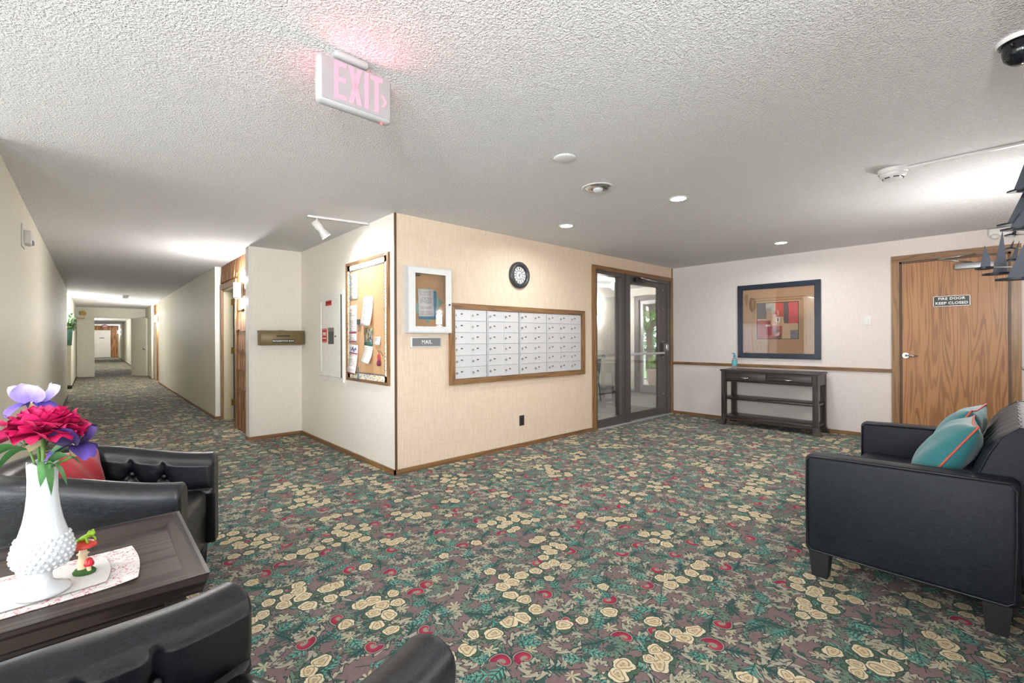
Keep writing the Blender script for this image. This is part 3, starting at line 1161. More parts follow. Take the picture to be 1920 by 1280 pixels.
bm_ = MB().cyl((0, 0, 0.0), (0, 0, 0.93), 0.011, n=8).mesh('baluster')
bm_.materials.append(M_BLACK)
for k in range(16):
    o = link('baluster', bm_, None, rt, (0, -2.35 + k * 0.27, 0.0))


def foliage(n, c, rx, ry, rz, size, seed):
    r = random.Random(seed)
    m = MB()
    for _ in range(n):
        while True:
            p = Vector((r.uniform(-1, 1), r.uniform(-1, 1), r.uniform(-1, 1)))
            if 0.25 < p.length < 1:
                break
        q = Vector((c[0] + p.x * rx, c[1] + p.y * ry, c[2] + p.z * rz))
        a = Vector((r.uniform(-1, 1), r.uniform(-1, 1), r.uniform(-1, 1))).normalized()
        b = a.orthogonal().normalized()
        L = size * r.uniform(0.6, 1.3)
        m.add([q - a * L, q + b * L * 0.5, q + a * L, q - b * L * 0.5], [(0, 1, 2, 3)])
    return m


def tree(loc, hgt, rad, label, mat, seed, fork=True, n=2600):
    t = thing('leafy_tree', label, 'tree', loc, 0, 'trees outside the entrance')
    b = MB()
    if fork:
        b.tube([(0, 0, 0.0), (0.03, 0, hgt * 0.2), (0, 0.02, hgt * 0.32)], [0.17, 0.14, 0.13], 10)
        b.tube([(0, 0.02, hgt * 0.30), (0, 0.4, hgt * 0.45), (0, 0.8, hgt * 0.7)], [0.10, 0.08, 0.03], 8)
        b.tube([(0, 0.0, hgt * 0.30), (0, -0.45, hgt * 0.45), (0, -0.8, hgt * 0.7)], [0.10, 0.08, 0.03], 8)
        b.tube([(0, 0, hgt * 0.32), (0.2, 0.05, hgt * 0.6)], [0.08, 0.03], 8)
    else:
        b.tube([(0, 0, 0.0), (0, 0, hgt * 0.5)], [0.2, 0.1], 10)
    b.build('trunk', M_BARK, t)
    o = foliage(n, (0, 0, hgt * 0.68), rad, rad, hgt * 0.36, rad * 0.085, seed).build('crown', mat, t)
    o['kind'] = 'stuff'
    return t


tree((XV + 7.6, 10.1, -0.06), 5.2, 2.5, 'forked green tree framed by the outer door', M_LEAF, 1)
for i, (x, y, h_, r_) in enumerate(((33, 19.4, 8, 3.3), (33, 11.6, 8, 3.3), (33, 27.4, 8.5, 3.4))):
    tree((x, y, -0.06), h_, r_, 'tall bluish-green tree across the road, %s' % ('straight behind the forked tree', 'on the door hinge side', 'on the far railing side')[i], M_LEAF2, 10 + i, False, 3000)
hd = foliage(3600, (27.9, 17, 1.44), 1.1, 14, 1.3, 0.2, 77).build('hedge', M_LEAF2)
tag(hd, 'dark green hedge row across the road', 'hedge', kind='stuff')
pl = thing('porch_planter', 'square tan planter with a bright green plant by the railing', 'planter', (XV + 1.9, 6.5, -0.002))
m = MB()
m.prism([(-0.15, 0), (0.15, 0), (0.21, 0.40), (-0.21, 0.40)], 'y', -0.16, 0.16)
m.build('pot', plain('tan_planter', (150, 132, 116), 0.8), pl)
MB().rbox(-0.24, 0.24, -0.2, 0.2, 0.38, 0.44, 0.01).build('pot_rim', plain('tan_planter', (150, 132, 116), 0.8), pl)
o = foliage(420, (0, 0, 0.6), 0.24, 0.24, 0.2, 0.055, 5).build('leaves', M_LEAF, pl)

# vestibule things
def sconce(loc, rotz, label, power, group='wall sconces'):
    t = thing('wall_sconce', label, 'sconce', loc, rotz, group)
    MB().rbox(-0.05, 0.05, -0.02, 0, -0.10, 0.10, 0.004).build('back_plate', M_STEEL, t)
    m = MB()
    n = 14
    out, inn = [], []
    for k in range(n + 1):
        a = PI * k / n
        out.append((-math.cos(a) * 0.065, -0.015 - math.sin(a) * 0.085))
    for z0, z1 in ((-0.10, 0.10),):
        rings = [[(p[0], p[1], z) for p in out] for z in (z0, z1)]
        m.loft(rings, closed=False)
    m.build('shade', MATS['sconce_glow'], t)
    m = MB()
    for zc in (-0.105, ):
        m.loft([[(p[0] * 1.03, p[1] * 1.02, z) for p in out] for z in (zc - 0.006, zc + 0.008)], closed=False)
    m.box(-0.068, -0.060, -0.03, 0.0, -0.11, 0.11)
    m.box(0.060, 0.068, -0.03, 0.0, -0.11, 0.11)
    m.build('trim_band', M_STEEL, t)
    for dz, k in ((0.15, 0.6), (-0.15, 0.4)):
        add_light('sconce_lamp', 'POINT', (0, -0.06, dz), power * k, WARM, 0.03, parent=t)
    return t


MATS['sconce_glow'] = emissive('sconce_glow', (255, 246, 232), 9.0)
sconce((8.42, YV, 1.885), 0, 'lit white wall sconce inside the glass entrance vestibule', P_SCONCE * 0.8)
vl = thing('added_globe', 'round ceiling light added to brighten the entrance vestibule', 'ceiling light', (7.4, 5.1, H))  # fixture added to brighten the dark vestibule
MB().lathe([(0.0, -0.09), (0.09, -0.08), (0.14, -0.04), (0.15, -0.01)], 28).build('diffuser', emissive('added_globe_glow', (255, 250, 240), 4.0), vl)
MB().lathe([(0.155, -0.015), (0.16, 0.0)], 28).build('rim', M_STEEL, vl)
add_light('added_globe_lamp', 'POINT', (0, 0, -0.16), 170, COOL, 0.1, parent=vl)
bt = thing('baseboard_heater', 'grey metal baseboard heater along the vestibule wall', 'heater', (8.2, YV - BT, 0))
MB().prism([(-0.075, 0.03), (0, 0.03), (0, 0.23), (-0.03, 0.23), (-0.075, 0.18)], 'x', -0.7, 0.7).build('cover', plain('heater_grey', (150, 150, 148), 0.45, 0.3), bt)
MB().box(-0.69, 0.69, -0.077, -0.07, 0.12, 0.135).build('louvre', M_BLACK, bt)
bt.children[0].location = (0, 0, 0)
ch = thing('metal_chair', 'dark metal-framed chair half hidden behind the sidelight edge', 'chair', (7.28, 5.75, 0), math.radians(200))
m = MB()
for sx in (-0.2, 0.2):
    o = MB().tube([(sx, -0.2, 0), (sx, -0.18, 0.45)], 0.013, 8).build('leg', M_BLACK, ch)
    o = MB().tube([(sx, 0.25, 0), (sx, 0.2, 0.45), (sx, 0.26, 0.86)], 0.013, 8).build('leg', M_BLACK, ch)
MB().rbox(-0.22, 0.22, -0.22, 0.22, 0.44, 0.49, 0.015).build('seat', plain('slate_cloth', (60, 70, 84), 0.8), ch)
MB().rbox(-0.2, 0.2, 0.215, 0.25, 0.62, 0.86, 0.012).build('backrest', plain('slate_cloth', (60, 70, 84), 0.8), ch)
br = thing('broom', 'white-handled push broom with blue bristles leaning by the outer door', 'broom', (9.12, 6.02, 0), math.radians(-35))
MB().tube([(0, 0, 0.1), (-0.16, 0.12, 1.15)], 0.012, 10).build('handle', M_WHITE, br)
MB().rbox(-0.17, 0.17, -0.03, 0.03, 0.07, 0.12, 0.008).build('head', M_WHITE, br)
MB().rbox(-0.16, 0.16, -0.025, 0.025, 0.0, 0.08, 0.006).build('bristles', plain('blue_bristle', (70, 140, 176), 0.9), br)
# ------------------------------------------------------------------ things on the mail wall
# mailbox bank
mb = thing('mailbox_bank', 'wall of small aluminium mailboxes in an oak frame', 'mailboxes', (2.672, YM, 0.789))
FW, FH = 2.172, 0.84
fb = 0.058
for nm, pts, mt in (('frame_rail', ((0, 0), (FW, 0), (FW - fb, fb), (fb, fb)), M_OAK_X), ('frame_rail', ((0, FH), (fb, FH - fb), (FW - fb, FH - fb), (FW, FH)), M_OAK_X),
                    ('frame_stile', ((0, 0), (fb, fb), (fb, FH - fb), (0, FH)), M_OAK), ('frame_stile', ((FW, 0), (FW, FH), (FW - fb, FH - fb), (FW - fb, fb)), M_OAK)):
    m = MB()
    m.prism(pts, 'y', -0.035, 0.0)
    m.build(nm, mt, mb)
MB().box(fb - 0.005, FW - fb + 0.005, -0.012, 0.0, fb - 0.005, FH - fb + 0.005).build('backing', plain('mailbox_gap', (140, 141, 143), 0.5), mb)
units = ((2.732, 3.150, 2), (3.178, 3.632, 2), (3.660, 4.100, 2), (4.125, 4.767, 3))
rows = 6
zb, zt = fb + 0.002, FH - fb - 0.002
rh = (zt - zb) / rows
lock_me = MB().cyl((0, 0, 0), (0, -0.012, 0), 0.011, 0.010, n=14).mesh('lock')
lock_me.materials.append(M_STEEL)
plate_me = MB().box(-0.013, 0.013, -0.0015, 0, -0.006, 0.006).mesh('number_plate')
plate_me.materials.append(plain('number_ink', (70, 70, 76), 0.6))
for ui, (ux0, ux1, nc) in enumerate(units):
    ux0, ux1 = ux0 - 2.672, ux1 - 2.672
    cwid = (ux1 - ux0) / nc
    dm = MB().rbox(0.0015, cwid - 0.0015, -0.024, -0.010, 0.0015, rh - 0.0015, 0.0015, 1, False).mesh('mailbox_door')
    dm.materials.append(M_MAILBOX)
    for r in range(rows):
        for c in range(nc):
            dr = link('mailbox_door', dm, None, mb, (ux0 + c * cwid, 0, zb + r * rh))
            link('lock', lock_me, None, dr, (0.026, -0.024, rh * 0.5))
            link('number_plate', plate_me, None, dr, (0.088, -0.0242, rh * 0.60))
    if ui:
        MB().box(ux0 - 0.022, ux0 - 0.006, -0.027, -0.01, zb, zt).build('divider', M_SILVER, mb)

# glazed directory cabinet
dc = thing('directory_cabinet', 'white aluminium notice cabinet with a glass door beside the mailboxes', 'notice cabinet', (2.164, YM, 1.321))
CW, CH, CD = 0.495, 0.63, 0.075
m = MB()
m.box(0, CW, -0.005, 0, 0, CH)
m.box(0, 0.02, -CD, -0.005, 0, CH)
m.box(CW - 0.02, CW, -CD, -0.005, 0, CH)
m.box(0.02, CW - 0.02, -CD, -0.005, 0, 0.02)
m.box(0.02, CW - 0.02, -CD, -0.005, CH - 0.02, CH)
m.build('case', M_SILVER, dc)
MB().box(0.02, CW - 0.02, -0.012, -0.005, 0.02, CH - 0.02).build('cork_back', M_CORK, dc)
m = MB()
for a, b, c, e in ((0.012, 0.075, 0.012, CH - 0.012), (CW - 0.075, CW - 0.012, 0.012, CH - 0.012), (0.075, CW - 0.075, 0.012, 0.062), (0.075, CW - 0.075, CH - 0.062, CH - 0.012)):
    m.box(a, b, -CD - 0.012, -CD + 0.002, c, e)
dd = m.build('door', M_WHITE, dc)
MB().box(0.07, CW - 0.07, -CD - 0.004, -CD - 0.001, 0.06, CH - 0.06).build('pane', M_PANE, dd)
MB().cyl((CW - 0.035, -CD - 0.012, 0.28), (CW - 0.035, -CD - 0.022, 0.28), 0.009, n=12).build('lock', M_BLACK, dd)
MB().box(0.085, 0.15, -0.05, -0.03, CH - 0.085, CH - 0.066).build('latch', plain('dark_bracket', (110, 90, 76), 0.5), dc)


def sheet(name, label, loc, rotz, w, h, mat, tilt=0.0, curl=0.01, group=None, cat='notice', yoff=0.0):
    """A pinned paper: thin bowed sheet, origin at its lower middle on the wall."""
    m = MB()
    n = 8
    rings = []
    for k in range(n + 1):
        z = h * k / n
        t = 1 - k / n
        bow = -0.002 - curl * t * t
        rings.append((z, bow))
    vs, fs = [], []
    for z, bow in rings:
        for x in (-w / 2, w / 2):
            vs.append((x, bow + yoff, z))
    for z, bow in rings:
        for x in (-w / 2, w / 2):
            vs.append((x, bow + yoff + 0.0006, z))
    o2 = 2 * (n + 1)
    for k in range(n):
        a = 2 * k
        fs += [(a, a + 1, a + 3, a + 2), (o2 + a + 2, o2 + a + 3, o2 + a + 1, o2 + a)]
        fs += [(a, a + 2, o2 + a + 2, o2 + a), (a + 1, o2 + a + 1, o2 + a + 3, a + 3)]
    fs += [(0, o2, o2 + 1, 1), (o2 - 2, o2 - 1, 2 * o2 - 1, 2 * o2 - 2)]
    m.add(vs, fs, True)
    o = m.build(name, mat, None, loc)
    o.rotation_euler = (0, tilt, rotz)
    return tag(o, label, cat, group)


PZ = YM - 0.014
sheet('paper_sheet', 'pale green sheet pinned askew at the back of the glass cabinet', (2.335, PZ, 1.485), 0, 0.215, 0.28, plain('mint_paper', (168, 214, 200), 0.8), math.radians(40), 0.0)
sheet('paper_sheet', 'blue sheet behind the typed page in the glass cabinet', (2.415, PZ - 0.003, 1.455), 0, 0.205, 0.28, plain('blue_paper', (64, 156, 196), 0.8), 0.0, 0.0)
sheet('notice_sheet', 'typed white page inside the glass cabinet', (2.40, PZ - 0.006, 1.482), 0, 0.172, 0.268, mat_print('typed_page', rows=30, seed=3.3), math.radians(-2), 0.0)

# MAIL plate
ms = thing('mail_sign', 'small grey metal sign reading mail below the glass cabinet', 'sign', (2.402, YM, 1.232))
MB().rbox(-0.172, 0.172, -0.016, 0, -0.052, 0.052, 0.006).build('holder', M_WHITE, ms)
MB().box(-0.158, 0.158, -0.019, -0.015, -0.040, 0.040).build('plate', plain('grey_plate', (122, 122, 124), 0.5), ms)
letters('lettering', 'MAIL', 0.05, M_TEXTW, ms, (0, -0.0195, 0), bold=0.001, spacing=1.1)

# clock
ck = thing('wall_clock', 'round wall clock with a thick dark rim and skeleton dial', 'clock', (3.658, YM, 2.0))
m = MB()
prof = [(0.100, -0.012), (0.104, -0.034), (0.118, -0.046), (0.140, -0.044), (0.153, -0.028), (0.155, 0.0)]
rings = [[(r * math.cos(2 * PI * i / 48), y, r * math.sin(2 * PI * i / 48)) for i in range(48)] for r, y in prof]
m.loft(rings)
m.build('rim', plain('pewter_rim', (66, 68, 70), 0.4, 0.3), ck)
m = MB().cyl((0, -0.006, 0), (0, -0.012, 0), 0.104, n=48)
m.build('dial', plain('dial_white', (232, 230, 228), 0.6), ck)
M_INK = plain('clock_ink', (48, 48, 54), 0.6)
m = MB()
m.loft([[(r * math.cos(2 * PI * i / 40), -0.0135, r * math.sin(2 * PI * i / 40)) for i in range(40)] for r in (0.046, 0.051)], smooth=False)
m.build('inner_ring', M_INK, ck)
for k in range(14):
    a = 2 * PI * (k + 0.5) / 14
    c, s = math.cos(a), math.sin(a)
    q = MB()
    q.add([(c * r + s * t, -0.0135, s * r - c * t) for r, t in ((0.05, -0.0028), (0.104, -0.0042), (0.104, 0.0042), (0.05, 0.0028))], [(0, 1, 2, 3)])
    q.build('spoke', M_INK, ck)
for k, rn in enumerate(('XII', 'I', 'II', 'III', 'IIII', 'V', 'VI', 'VII', 'VIII', 'IX', 'X', 'XI')):
    a = PI / 2 - 2 * PI * k / 12
    o = letters('numeral', rn, 0.026, M_INK, ck, (0.078 * math.cos(a), -0.0132, 0.078 * math.sin(a)), extrude=0.0003)
    o.rotation_euler = (0, -(a - PI / 2), 0)
for nm, a, L in (('hour_hand', math.radians(-70), 0.045), ('minute_hand', math.radians(42), 0.075)):
    c, s = math.cos(a), math.sin(a)
    q = MB()
    q.add([(c * r + s * t, y, s * r - c * t) for y in (-0.018, -0.016) for r, t in ((-0.022, -0.0025), (L, -0.0014), (L, 0.0014), (-0.022, 0.0025))],
          [(0, 1, 2, 3), (7, 6, 5, 4), (0, 4, 5, 1), (1, 5, 6, 2), (2, 6, 7, 3), (3, 7, 4, 0)])
    q.build(nm, M_INK, ck)

# outlet under the mailboxes
ot = thing('wall_outlet', 'dark brown double outlet low on the tan wall', 'outlet', (3.696, YM, 0.306))
MB().rbox(-0.038, 0.038, -0.006, 0, -0.06, 0.06, 0.003).build('plate', plain('outlet_brown', (52, 44, 40), 0.4), ot)
for dz in (-0.022, 0.022):
    MB().rbox(-0.017, 0.017, -0.009, -0.005, dz - 0.014, dz + 0.014, 0.004).build('receptacle', plain('outlet_face', (34, 30, 30), 0.4), ot)

# ------------------------------------------------------------------ things on the notice wall (faces -X): local x runs towards -Y
RB = -PI / 2
bb = thing('notice_board', 'tall cork notice board in an oak frame with a scalloped floral border', 'notice board', (XB, 4.445, 0.82), RB)
BW, BHt = 0.975, 1.268
for nm, pts, mt in (('frame_rail', ((-BW / 2, 0), (BW / 2, 0), (BW / 2 - .03, .03), (-BW / 2 + .03, .03)), M_OAK_X), ('frame_rail', ((-BW / 2, BHt), (-BW / 2 + .03, BHt - .03), (BW / 2 - .03, BHt - .03), (BW / 2, BHt)), M_OAK_X),
                    ('frame_stile', ((-BW / 2, 0), (-BW / 2 + .03, .03), (-BW / 2 + .03, BHt - .03), (-BW / 2, BHt)), M_OAK), ('frame_stile', ((BW / 2, 0), (BW / 2, BHt), (BW / 2 - .03, BHt - .03), (BW / 2 - .03, .03)), M_OAK)):
    MB().prism(pts, 'y', -0.022, 0.0).build(nm, mt, bb)
MB().box(-BW / 2 + .025, BW / 2 - .025, -0.010, 0, .025, BHt - .025).build('cork', M_CORK, bb)


def mat_border():
    nb = NB('floral_border')
    P = nb.pos('Object')
    x, y, z = nb.xyz(P)
    v = nb.voronoi(nb.vec(x, z, 0.0), 46.0, 0.9)
    dd = NV(nb, v.outputs['Distance'])
    cn = nb.nt.nodes.new('ShaderNodeSeparateColor')
    nb.nt.links.new(v.outputs['Color'], cn.inputs[0])
    r = NV(nb, cn.outputs[0])
    pet = nb.mix(r > 0.5, srgb(214, 178, 66), srgb(240, 236, 226))
    pet = nb.mix((r > 0.25) * (r < 0.45), pet, srgb(130, 130, 146))
    nb.p(color=nb.mix(dd < 0.36, srgb(236, 230, 214), pet), rough=0.7)
    return nb.mat


M_BORDER = mat_border()
M_NAVY = plain('navy_edge', (50, 50, 82), 0.7)


def scallop(L, horizontal, flip, at, parent):
    """Paper border strip with a wavy inner edge; a navy band follows the waves."""
    n = int(L / 0.006)
    for k, (mt, base, amp, yy) in enumerate(((M_NAVY, 0.060, 0.011, -0.0118), (M_BORDER, 0.050, 0.011, -0.0128))):
        vs, fs = [], []
        for i in range(n + 1):
            t = -L / 2 + L * i / n
            e = base + amp * abs(math.sin(PI * t / 0.036))
            for q in (0.0, e):
                if flip:
                    q = -q
                vs.append((t, yy, at + q) if horizontal else (at + q, yy, t + BHt / 2))
        for i in range(n):
            a = 2 * i
            fs.append((a, a + 1, a + 3, a + 2))
        MB().add(vs, fs).build('border_strip', mt, parent)


scallop(BW - 0.06, True, False, 0.03, bb)
scallop(BW - 0.06, True, True, BHt - 0.03, bb)
scallop(BHt - 0.06, False, False, -BW / 2 + 0.03, bb)
scallop(BHt - 0.06, False, True, BW / 2 - 0.03, bb)

XBP = XB - 0.0125
g = 'papers pinned to the notice board'
sheet('notice_sheet', 'white typed page pinned topmost on the notice board', (XBP, 4.735, 1.69), RB, 0.20, 0.28, mat_print('typed_sheet_a', rows=26, seed=1.0), 0, 0.004, g)
sheet('notice_sheet', 'white page with curled lower corner near the middle of the notice board', (XBP, 4.40, 1.40), RB, 0.225, 0.30, mat_print('typed_sheet_b', rows=22, seed=5.0), math.radians(1.5), 0.035, g)
sheet('notice_sheet', 'long white page with two crimson bands at the board edge', (XBP, 4.755, 1.225), RB, 0.19, 0.40, mat_print('typed_sheet_c', rows=20, seed=9.0, ink=(140, 120, 130)), 0, 0.006, g)
M_CRIM = plain('crimson_band', (150, 76, 100), 0.7)
o = bpy.data.objects[[k.name for k in bpy.data.objects if k.get('label', '').startswith('long white page')][0]]
MB().box(-0.092, 0.092, -0.0085, -0.0075, 0.10, 0.122).build('print_band', M_CRIM, o)
MB().box(-0.092, 0.092, -0.0105, -0.0090, 0.005, 0.022).build('print_band', M_CRIM, o)
nl = sheet('newsletter', 'newsletter with a blue masthead low on the notice board', (XBP, 4.76, 0.895), RB, 0.21, 0.31, mat_print('newsletter_print', rows=24, seed=13.0, ink=(150, 110, 100)), math.radians(3), 0.03, g, 'newsletter')
m = MB()
m.prism([(-0.06, 0.245), (-0.01, 0.295), (0.01, 0.25), (0.05, 0.285), (0.085, 0.255), (0.04, 0.262), (0.012, 0.236), (-0.014, 0.262)], 'y', -0.0065, -0.0045)
m.build('masthead', plain('masthead_blue', (70, 78, 140), 0.7), nl)
MB().box(-0.098, 0.098, -0.0075, -0.005, 0.213, 0.226).build('print_band', M_CRIM, nl)
MB().box(-0.1, 0.1, -0.034, -0.031, 0.0, 0.014).build('print_band', plain('maroon_band', (120, 40, 56), 0.7), nl)


def mat_photo():
    nb = NB('calendar_photo')
    P = nb.pos('Generated')
    x, y, z = nb.xyz(P)
    n = nb.noise(nb.vec(x * 5, z * 6, 0.3), 1.0, 3)
    c = nb.mix(nb.smooth(n, 0.35, 0.65), srgb(52, 70, 92), srgb(214, 196, 150))
    c = nb.mix(z < 0.25, c, srgb(60, 110, 96))
    nb.p(color=c, rough=0.35)
    return nb.mat


cal = sheet('wall_calendar', 'picture calendar with a white lower page on the notice board', (XBP, 4.39, 1.19), RB, 0.185, 0.19, mat_photo(), 0, 0.004, g, 'calendar')
pg = sheet('calendar_page', 'x', (0, -0.004, -0.165), 0, 0.19, 0.17, plain('calendar_white', (240, 238, 234), 0.7), math.radians(4), 0.045)
pg.parent = cal
del pg['category'], pg['label']
nt_ = sheet('note_card', 'small white note card pinned right of the calendar', (XBP, 4.185, 1.205), RB, 0.12, 0.08, mat_print('note_print', rows=6, seed=2.0), math.radians(-3), 0.012, g, 'card')
sc = thing('key_fob', 'crimson fabric fob hanging from a cord near the board edge', 'fob', (XBP, 4.145, 1.0), RB, g)
MB().tube([(0.0, -0.004, 0.13), (-0.03, -0.008, 0.15), (0.03, -0.008, 0.148), (0.075, -0.004, 0.10)], 0.003, 6).build('cord', plain('grey_cord', (110, 104, 100), 0.8), sc)
MB().lathe([(0.001, 0.0), (0.028, 0.006), (0.030, 0.03), (0.018, 0.055), (0.012, 0.06)], 16, (0, -0.014, 0), sy=0.45).build('pouch', plain('plum_pouch', (120, 40, 78), 0.7), sc)
MB().lathe([(0.012, 0.058), (0.020, 0.075), (0.018, 0.10), (0.004, 0.125)], 16, (0, -0.014, 0), sy=0.45).build('tip', plain('coral_tip', (206, 62, 78), 0.7), sc)
pn = thing('ballpoint_pen', 'blue-capped pen hanging on a string down the notice board', 'pen', (XBP - 0.012, 4.585, 0.84), RB, g)
MB().tube([(0, -0.014, 0.0), (0, -0.012, 0.13)], 0.006, 8).build('barrel', plain('pen_blue', (46, 108, 150), 0.4), pn)
MB().tube([(0, -0.012, 0.13), (0.004, -0.008, 0.35), (0, -0.006, 0.58)], 0.0025, 6).build('string', plain('string_tan', (170, 120, 80), 0.9), pn)
MB().box(-0.028, 0.028, -0.014, -0.002, 0.575, 0.63).build('clip', plain('clip_grey', (80, 84, 84), 0.5), pn)
MB().tube([(0.003, -0.006, 0.50), (0.006, -0.012, 0.54), (-0.003, -0.012, 0.57)], 0.004, 6).build('hook', M_STEEL, pn)

# fire-extinguisher cabinet
fx = thing('extinguisher_cabinet', 'white recessed fire cabinet door beside the notice board', 'cabinet', (XB, 5.375, 0.80), RB)
m = MB()
for a, b, c, e in ((-0.355, 0.355, -0.02, 0.03), (-0.355, 0.355, 0.97, 1.02), (-0.355, -0.325, 0.03, 0.97), (0.325, 0.355, 0.03, 0.97)):
    m.box(a, b, -0.02, 0, c, e)
m.build('frame', M_WPAINT, fx)
dr = MB().box(-0.322, 0.318, -0.026, 0, 0.034, 0.966)
dr = dr.build('door', M_WPAINT, fx)
m = MB()
for a, b, c, e in ((-0.322, 0.318, 0.034, 0.08), (-0.322, 0.318, 0.92, 0.966), (-0.322, -0.27, 0.08, 0.92), (0.27, 0.318, 0.08, 0.92)):
    m.box(a, b, -0.032, -0.026, c, e)
m.build('door_rim', M_WPAINT, dr)
MB().box(0.319, 0.326, -0.03, -0.002, 0.034, 0.966).build('shadow_gap', M_BLACK, fx)
MB().box(-0.05, 0.115, -0.029, -0.025, 0.41, 0.60).build('window', plain('smoked_window', (86, 90, 88), 0.15), dr)
MB().box(-0.05, 0.115, -0.031, -0.028, 0.555, 0.60).build('handle', plain('window_pull', (120, 122, 120), 0.3, 0.5), dr)
MB().cyl((0.17, -0.026, 0.5), (0.17, -0.036, 0.5), 0.008, n=10).build('latch', M_BLACK, dr)
st = MB()
st.box(-0.245, -0.095, -0.028, -0.0255, 0.445, 0.575)
for k in range(9):
    x = -0.245 + 0.15 * k / 8
    st.box(x - 0.004, x + 0.004, -0.028, -0.0255, 0.425, 0.45)
    st.box(x - 0.004, x + 0.004, -0.028, -0.0255, 0.57, 0.595)
st = st.build('fire_sticker', M_RED, dr)
letters('sticker_lettering', 'FIRE', 0.055, M_TEXTW, st, (-0.17, -0.0285, 0.528), bold=0.001)
letters('sticker_lettering', 'EXTINGUISHER', 0.017, M_TEXTW, st, (-0.17, -0.0285, 0.478), bold=0.0006)
st = MB().box(-0.13, 0.05, -0.028, -0.0255, 0.86, 0.925).build('top_sticker', M_RED, dr)
letters('sticker_lettering', 'FIRE HOSE', 0.03, plain('dark_red_ink', (110, 24, 30), 0.6), st, (-0.04, -0.0285, 0.893), bold=0.0015)

# suggestion box
sb = thing('suggestion_box', 'brown metal suggestion box on the short cream wall', 'box', (1.795, YS, 1.196))
MB().rbox(-0.258, 0.262, -0.15, 0, 0, 0.182, 0.003, 1).build('case', plain('khaki_metal', (122, 106, 72), 0.45, 0.2), sb)
MB().box(-0.262, 0.266, -0.153, 0, 0.172, 0.185).build('lid', plain('khaki_metal', (122, 106, 72), 0.45, 0.2), sb)
MB().box(-0.075, 0.085, -0.1515, -0.149, 0.108, 0.122).build('slot', M_BLACK, sb)
MB().box(-0.125, 0.135, -0.1525, -0.149, 0.03, 0.072).build('name_strip', M_BLACK, sb)
letters('lettering', 'SUGGESTION BOX', 0.028, M_TEXTW, sb, (0.005, -0.153, 0.051), bold=0.0008, spacing=1.08)
MB().cyl((0.0, -0.09, 0.185), (0.0, -0.09, 0.192), 0.03, n=16).build('lock', M_STEEL, sb)

# ------------------------------------------------------------------ things on the right wall (faces -X)
pc = thing('framed_painting', 'abstract red and cream print in a wide tan mat and dark blue frame', 'picture', (XR, 2.255, 0.962), RB)
PW, PH, pf = 1.075, 1.085, 0.075
for nm, pts in (('frame_rail', ((-PW / 2, 0), (PW / 2, 0), (PW / 2 - pf, pf), (-PW / 2 + pf, pf))), ('frame_rail', ((-PW / 2, PH), (-PW / 2 + pf, PH - pf), (PW / 2 - pf, PH - pf), (PW / 2, PH))),
                ('frame_stile', ((-PW / 2, 0), (-PW / 2 + pf, pf), (-PW / 2 + pf, PH - pf), (-PW / 2, PH))), ('frame_stile', ((PW / 2, 0), (PW / 2, PH), (PW / 2 - pf, PH - pf), (PW / 2 - pf, pf)))):
    # moulded section: a raised rounded bar
    m = MB()
    m.prism(pts, 'y', -0.022, 0.0)
    cxm, czm = sum(p[0] for p in pts) / 4, sum(p[1] for p in pts) / 4
    m.prism([(p[0] + (cxm - p[0]) * (0.0 if nm == 'frame_rail' else 0.35), p[1] + (czm - p[1]) * (0.35 if nm == 'frame_rail' else 0.0)) for p in pts], 'y', -0.036, -0.020)
    m.build(nm, plain('navy_gloss_frame', (28, 40, 58), 0.22), pc)
MB().box(-PW / 2 + 0.06, PW / 2 - 0.06, -0.012, 0, 0.06, PH - 0.06).build('mat', mat_fabric('tan_mat', (178, 134, 98), (198, 154, 116), 0.9, 200), pc)


